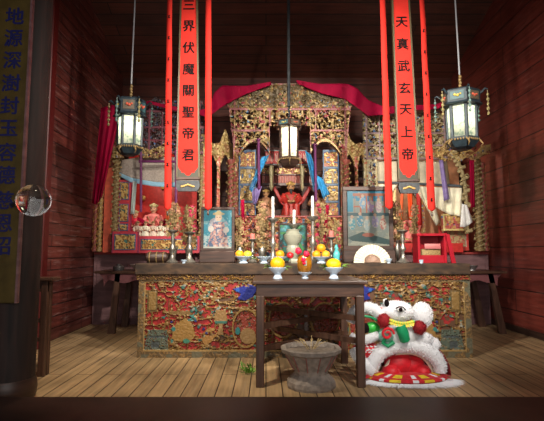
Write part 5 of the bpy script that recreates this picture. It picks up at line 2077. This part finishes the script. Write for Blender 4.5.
def fixz(p, z): return Vector((p.x, p.y, z))


LGREEN = plain('green cloth', (.01, .34, .13), .5, 0, .15, 20)
LWHITE = plain('white plush', (.82, .84, .84), .8, 0, .06, 20)
LRED = plain('bright red fabric', (.66, .008, .02), .5, 0, .2, 20, sheen=.2)
LYEL = plain('yellow ruff', (.85, .62, .03), .5, 0, .2, 30)
lx = L(405, 375)
lion = thing('lion_dance_head', (lx.x, LD, 0), 'white furred red and green lion dance head with open mouth, right of the square table', 'costume head')
# shell behind the mouth
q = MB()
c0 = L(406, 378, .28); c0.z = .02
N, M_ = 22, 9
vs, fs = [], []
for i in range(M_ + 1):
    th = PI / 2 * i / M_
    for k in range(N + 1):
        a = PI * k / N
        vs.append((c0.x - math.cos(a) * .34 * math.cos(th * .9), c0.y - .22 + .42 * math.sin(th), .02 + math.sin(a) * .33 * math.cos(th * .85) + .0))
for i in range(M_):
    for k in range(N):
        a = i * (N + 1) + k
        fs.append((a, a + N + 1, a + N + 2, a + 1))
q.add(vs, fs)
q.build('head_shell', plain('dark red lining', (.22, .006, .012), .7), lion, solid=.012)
# mouth rim
pts = [L(371, 371, -.02), L(374, 361, -.02), L(381, 351.5, -.01), L(393, 346, 0), L(407, 344.5, .0), L(421, 347.5, 0), L(432, 354, -.01), L(439, 363, -.02), L(440.5, 373, -.03)]
pts = smooth_path(pts, 5)
q = MB()
rads = [.064 * (1 - .25 * abs(2 * i / (len(pts) - 1) - 1) ** 3) for i in range(len(pts))]
fur_tube(q, pts, rads, .018)
q.build('mouth_rim_fur', FUR, lion)
# inner white lining with small teeth
q = MB()
ip = smooth_path([L(384, 374, .04), L(388, 363, .05), L(398, 355, .06), L(410, 353, .06), L(422, 357, .06), L(430, 366, .05), L(433, 376, .04)], 5)
q.tube(ip, .015, 8)
q.build('inner_lining', CREAM, lion)
# tongue and inner cushion
q = MB()
for (a, b, ra, rb, dy) in ((399, 363, 15, 11, .1), (411, 364, 14, 10, .12), (391, 371, 9, 7, .06), (422, 371, 9, 7, .08)):
    c = L(a, b, dy); q.ell(c, (ra * sL, .1, rb * sL), 18, 12)
q.build('red_tongue', LRED, lion)
# jaw: a striped half-moon lying on the floor
jc = L(408, 383, -.06)
q = []
nseg = 22
for i in range(nseg):
    a0, a1 = PI + PI * i / nseg, PI + PI * (i + 1) / nseg
    k = (0, 1, 1, 0, 0, 2)[i % 6]
    vs = []
    for a in (a0, a1):
        for rr in (.62, 1.0):
            for z in (.03, .075 - .03 * (rr > .8)):
                vs.append((jc.x + rr * .36 * math.cos(a), jc.y + .05 + rr * .20 * math.sin(a), z))
    q.append((k, MB().add(vs, [(0, 1, 3, 2), (4, 6, 7, 5), (0, 4, 5, 1), (2, 3, 7, 6), (1, 5, 7, 3), (0, 2, 6, 4)])))
jw = MB().lathe([(.30, .0), (.335, .02), (.34, .05), (.22, .06), (.001, .055)], (jc.x, jc.y + .05, .005), 30, 1, .55).build('jaw', LRED, lion)
for k, m_ in q: m_.build(('red_stripe', 'yellow_stripe', 'white_stripe')[k], (LRED, LYEL, LWHITE)[k], jw, smooth=False)
# red bow end to the right and left of the jaw
q = MB()
for s_, xx in ((1, 443), (-1, 368)):
    c = L(xx, 379, -.05); c.z = .05
    q.leaf(c - Vector((s_ * .06, 0, 0)), c + Vector((s_ * .08, 0, .0)), .04)
    q.leaf(c - Vector((s_ * .03, .02, 0)), c + Vector((s_ * .07, -.05, -.02)), .03)
q.build('red_bow', LRED, lion, solid=.004)
# white fringe on the floor
q = MB()
for i in range(900):
    a = PI + PI * rf.random()
    r0 = .34
    b = Vector((jc.x + r0 * math.cos(a), jc.y + .03 + .19 * math.sin(a), .02))
    e = Vector((math.cos(a) * .8 + rf.uniform(-.5, .5), math.sin(a) * .5 - .1 + rf.uniform(-.2, .2), 0)).normalized()
    ln = rf.uniform(.03, .11) * (1 + .6 * max(0, math.cos(a)))
    s_ = Vector((-e.y, e.x, 0)) * .004
    q.add([b - s_, b + s_, b + e * ln + Vector((0, 0, -.012)), b + Vector((0, 0, .006))], [(0, 1, 2), (1, 3, 2), (3, 0, 2)])
q.build('white_fringe', FUR, lion)
# brow/snout above the mouth
q = MB()
sc_ = L(400, 334, .02)
q.ell(sc_, (20 * sL, .10, 12 * sL), 20, 12)
sn = q.build('snout', LWHITE, lion)
q = MB()
q.tube([L(400, 326, -.09), L(403, 333, -.10), L(405, 340, -.08)], [.05, .05, .045], 12)
q.tube([L(385, 338, -.07), L(383, 343, -.07), L(388, 346, -.07), L(394, 342, -.07)], .018, 8)
q.build('green_patch', LGREEN, sn)
q = MB()
pts = [L(398 + 6.5 * (1 - i / 26) * math.cos(i * .42), 334 - 6.5 * (1 - i / 26) * math.sin(i * .42), -.115) for i in range(22)]
pts = [p - Vector((10 * sL, 0, 0)) for p in pts]
q.tube(pts, .012, 7)
q.build('red_spiral', LRED, sn)
# right cheek fur
q = MB(); fur_ball(q, L(424, 339, .02), (9 * sL, .07, 6 * sL), .016); fur_ball(q, L(434, 344, .05), (6 * sL, .06, 6 * sL), .014)
q.build('cheek_fur', FUR, lion)


# fur-trimmed eyes: the large one on top faces forward
eye = MB(); fur_ball(eye, L(396, 311.5, 0), (17 * sL, .11, 10.5 * sL), .012, 1.2)
eye = eye.build('eye_fur', FUR, lion)
c = L(400.5, 309.5, -.118)
MB().ell(c, (.036, .018, .022), 16, 10).build('eye_white', LWHITE, eye)
q = MB().ell(c + Vector((-.002, -.014, 0)), (.018, .010, .018), 12, 8)
q.tube([c + Vector((-.045, -.006, .008)), c + Vector((-.015, -.012, .026)), c + Vector((.02, -.012, .022)), c + Vector((.045, -.004, -.004))], .005, 6)
q.build('pupil', INK, eye)
ball = MB(); fur_ball(ball, L(422, 315, .06), (10 * sL, .08, 12.5 * sL), .016); ball.build('side_fur', FUR, lion)
# ear with black inside
q = MB(); e0, e1 = L(390, 311, -.03), L(384.5, 299, -.02)
q.tube([e0, e0.lerp(e1, .5), e1], [.05, .042, .016], 12)
ea = q.build('ear', LWHITE, lion)
MB().ell(L(386.8, 303, -.065), (.022, .012, .034), 12, 8).build('black_ear_inside', INK, ea)
MB().ell(L(380.5, 309, -.03), (.03, .02, .018), 10, 7).build('pink_ear_edge', plain('pink plush', (.75, .3, .3), .7), ea)
# yellow green ruff under the eye
q, q2 = MB(), MB()
for i in range(40):
    t = i / 39
    px = 383 + 30 * t; py = 314 + 9.5 * math.sin(PI * min(1, t * .62 + .08))
    p = L(px, py, -.09 - .02 * math.sin(PI * t))
    (q if i % 3 else q2).ell(p, (.018, .014, .016), 7, 5)
    (q2 if i % 4 == 0 else q).leaf(p, p + Vector((rf.uniform(-.02, .02), -.02, -.035)), .012, Vector((0, 1, 0)))
rf_o = q.build('yellow_ruff', LYEL, lion)
q2.build('green_tufts', plain('lime tufts', (.25, .62, .08), .5), rf_o)
# dark red pompoms
for (a, b) in ((384, 320.5), (419.5, 327.5)):
    q = MB(); fur_ball(q, L(a, b, -.08), (6.3 * sL, .05, 6.3 * sL), .016, 1.2)
    q.build('pompom', LREDFUR, lion)
# left cheek: curling fur bands around the green second eye, seen from the side
q = MB()
fur_tube(q, smooth_path([L(350, 321, .05), L(356, 311, .02), L(365, 307.5, 0), L(375, 310, -.02), L(382, 318, -.02)], 4), [.05] * 17, .015)
fur_tube(q, smooth_path([L(350, 336, .03), L(358, 341, 0), L(368, 339, -.02), L(378, 334, -.02)], 4), [.038] * 13, .015)
fur_tube(q, smooth_path([L(354, 348, .0), L(359, 358, -.03), L(366, 367, -.05), L(373, 372, -.05)], 4), [.046, .05, .05, .05, .05, .05, .05, .05, .05, .05, .05, .045, .04], .016)
cheek = q.build('brow_fur', FUR, lion)
q = MB(); q.tube(smooth_path([L(352, 320, .0), L(360, 316.5, -.05), L(370, 317, -.06), L(378, 321, -.05)], 4), .011, 7)
q.build('green_piping', LGREEN, cheek)
q = MB(); q.ell(L(372, 327.5, .0), (8 * sL, .05, 5.5 * sL), 14, 9); q.build('green_eyeball', plain('bright green', (.04, .5, .06), .3), lion)
q = MB(); q.ell(L(365, 328, .0), (5 * sL, .056, 5 * sL), 14, 9); q.build('black_eye_patch', INK, lion)
q = MB()
q.ell(L(366, 350, .06), (13 * sL, .09, 9 * sL), 16, 10)
side = q.build('side_panel', LRED, lion)
q = MB()
for k in range(7):
    q.tube([L(366 + k * 2.0, 346 + 3 * (k % 2), -.045), L(368.5 + k * 2.0, 347 + 3 * (k % 2), -.045)], .006, 5)
    q.tube([L(364 + k * 2.2, 352.5 - 2 * (k % 2), -.045), L(366.5 + k * 2.2, 352 - 2 * (k % 2), -.045)], .006, 5)
q.build('white_scrolls', LWHITE, side)
q = MB(); q.ell(L(386, 335, -.03), (9 * sL, .06, 7 * sL), 14, 9); q.build('green_cheek', plain('pale green plush', (.3, .62, .5), .6, 0, .3, 60), lion)
q = MB(); c = L(368, 377, .04); c.z = .05
q.ell(c, (.11, .07, .045), 16, 9); q.build('red_base_cloth', LRED, lion)

# ================================================================== LIGHT
W = bpy.data.worlds.new('world'); SC.world = W; W.use_nodes = True
W.node_tree.nodes['Background'].inputs[0].default_value = (.8, .8, .85, 1)
W.node_tree.nodes['Background'].inputs[1].default_value = 0.10


def spot(name, loc, target, energy, size, blend, color, radius):
    l = bpy.data.lights.new(name, 'SPOT'); l.energy = energy; l.spot_size = math.radians(size); l.spot_blend = blend
    l.color = color; l.shadow_soft_size = radius
    o = bpy.data.objects.new(name, l); COL.objects.link(o); o.location = loc
    o.rotation_euler = (Vector(target) - Vector(loc)).to_track_quat('-Z', 'Y').to_euler()
    return o


def area(name, loc, target, energy, sx, sy, color):
    l = bpy.data.lights.new(name, 'AREA'); l.shape = 'RECTANGLE'; l.size = sx; l.size_y = sy; l.energy = energy; l.color = color
    o = bpy.data.objects.new(name, l); COL.objects.link(o); o.location = loc
    o.rotation_euler = (Vector(target) - Vector(loc)).to_track_quat('-Z', 'Y').to_euler()
    return o


# daylight through the open doorway behind the viewer
area('doorway_daylight', (.4, -1.5, 1.9), (.4, 6, .9), 75, 3.6, 2.6, (1.0, .98, .95))
# altar spotlights under the roof, then added fill spots for walls, floor and lion
spot('altar_spotlight', (1.5, 1.3, 3.5), (.3, 7.0, 1.45), 1150, 66, .9, (1.0, .92, .80), .10)
spot('altar_spotlight', (-1.4, 1.6, 3.6), (1.2, 7.0, 1.5), 900, 62, .9, (1.0, .92, .80), .10)
spot('left_wall_fill', (1.2, 3.0, 3.9), (-2.6, 6.2, 1.7), 520, 62, .9, (1.0, .9, .8), .1)  # added fill, brightens the left wall
spot('right_wall_fill', (-.6, 3.0, 3.9), (3.5, 6.4, 1.8), 360, 62, .9, (1.0, .9, .8), .1)  # added fill, brightens the right wall and shrine side
spot('floor_fill', (-1.0, 3.0, 4.4), (-.8, 4.9, 0), 450, 52, .9, (1.0, .86, .66), .1)  # added warm fill to lift the floor on the left
spot('lion_fill', (1.9, 1.9, 3.9), (1.28, 4.2, .3), 260, 24, .9, (1.0, .95, .9), .08)  # narrow fill added so the lion's fur reads bright white
# small lamps tucked behind the two valances, shining into the niches
for nx, ny, e in ((154, 190, 9), (420, 190, 11)):
    l = bpy.data.lights.new('niche_lamp', 'POINT'); l.energy = e; l.color = (1, .9, .72); l.shadow_soft_size = .05
    o = bpy.data.objects.new('niche_lamp', l); COL.objects.link(o); o.location = P(nx, ny - 18, SDD + .35)

# things of one kind share a group
GROUPS = {'couplet_banner': 'tall red board banners before the altar', 'cloth_streamer': 'scarlet streamers beside the board banners',
          'palace_lantern': 'hexagonal lanterns hung over the altar', 'candlestick': 'pewter candlesticks on the altar',
          'gilt_flower_vase': 'vases of gilt paper flowers on the altar', 'framed_picture': 'framed prints on the altar',
          'footed_dish': 'pale blue footed dishes', 'orange': 'oranges in the offering dishes', 'small_bowl': 'small white bowls on the altar',
          'leaf_sprig': 'leaf sprigs by the offering dishes', 'console_table': 'low tables beside the altar', 'shrine_platform': 'platforms under the side shrines',
          'side_shrine': 'carved side shrines', 'arcade_screen': 'gilded arcades beside the gate', 'name_tablet': 'red tablets by the centre lantern',
          'painted_screen': 'painted screens inside the gate', 'hanging_pole': 'purple poles by the centre lantern', 'drop_ornament': 'gilt drops under the tablets',
          'silk_drape': 'magenta silk drapes over the shrines', 'blue_sash': 'blue sashes by the centre lantern', 'red_ribbon': 'red ribbons by the flower vases',
          'deity_statue': 'deity statues in the shrines', 'attendant_statue': 'attendants beside the centre deity', 'valance': 'valances of the side shrines',
          'white_cloth': 'pale cloths of the right shrine', 'crimson_scarf': 'scarves looped before the statues', 'incense_pot': 'incense pots on the left platform',
          'silver_bowl': 'silver bowls on the low tables', 'hanging_ribbon': 'ribbons in the left red niche', 'orange_tie': 'orange ties in the right shrine arch'}
for o_ in COL.objects:
    if o_.parent is None and 'label' in o_ and 'group' not in o_:
        g_ = GROUPS.get(o_.name.split('.')[0])
        if g_: o_['group'] = g_

vs_ = SC.view_settings
vs_.view_transform = 'Standard'
vs_.look = 'None'
vs_.gamma = 1.0
vs_.use_curve_mapping = False
vs_.exposure = 0.12
SC.cycles.max_bounces = 6
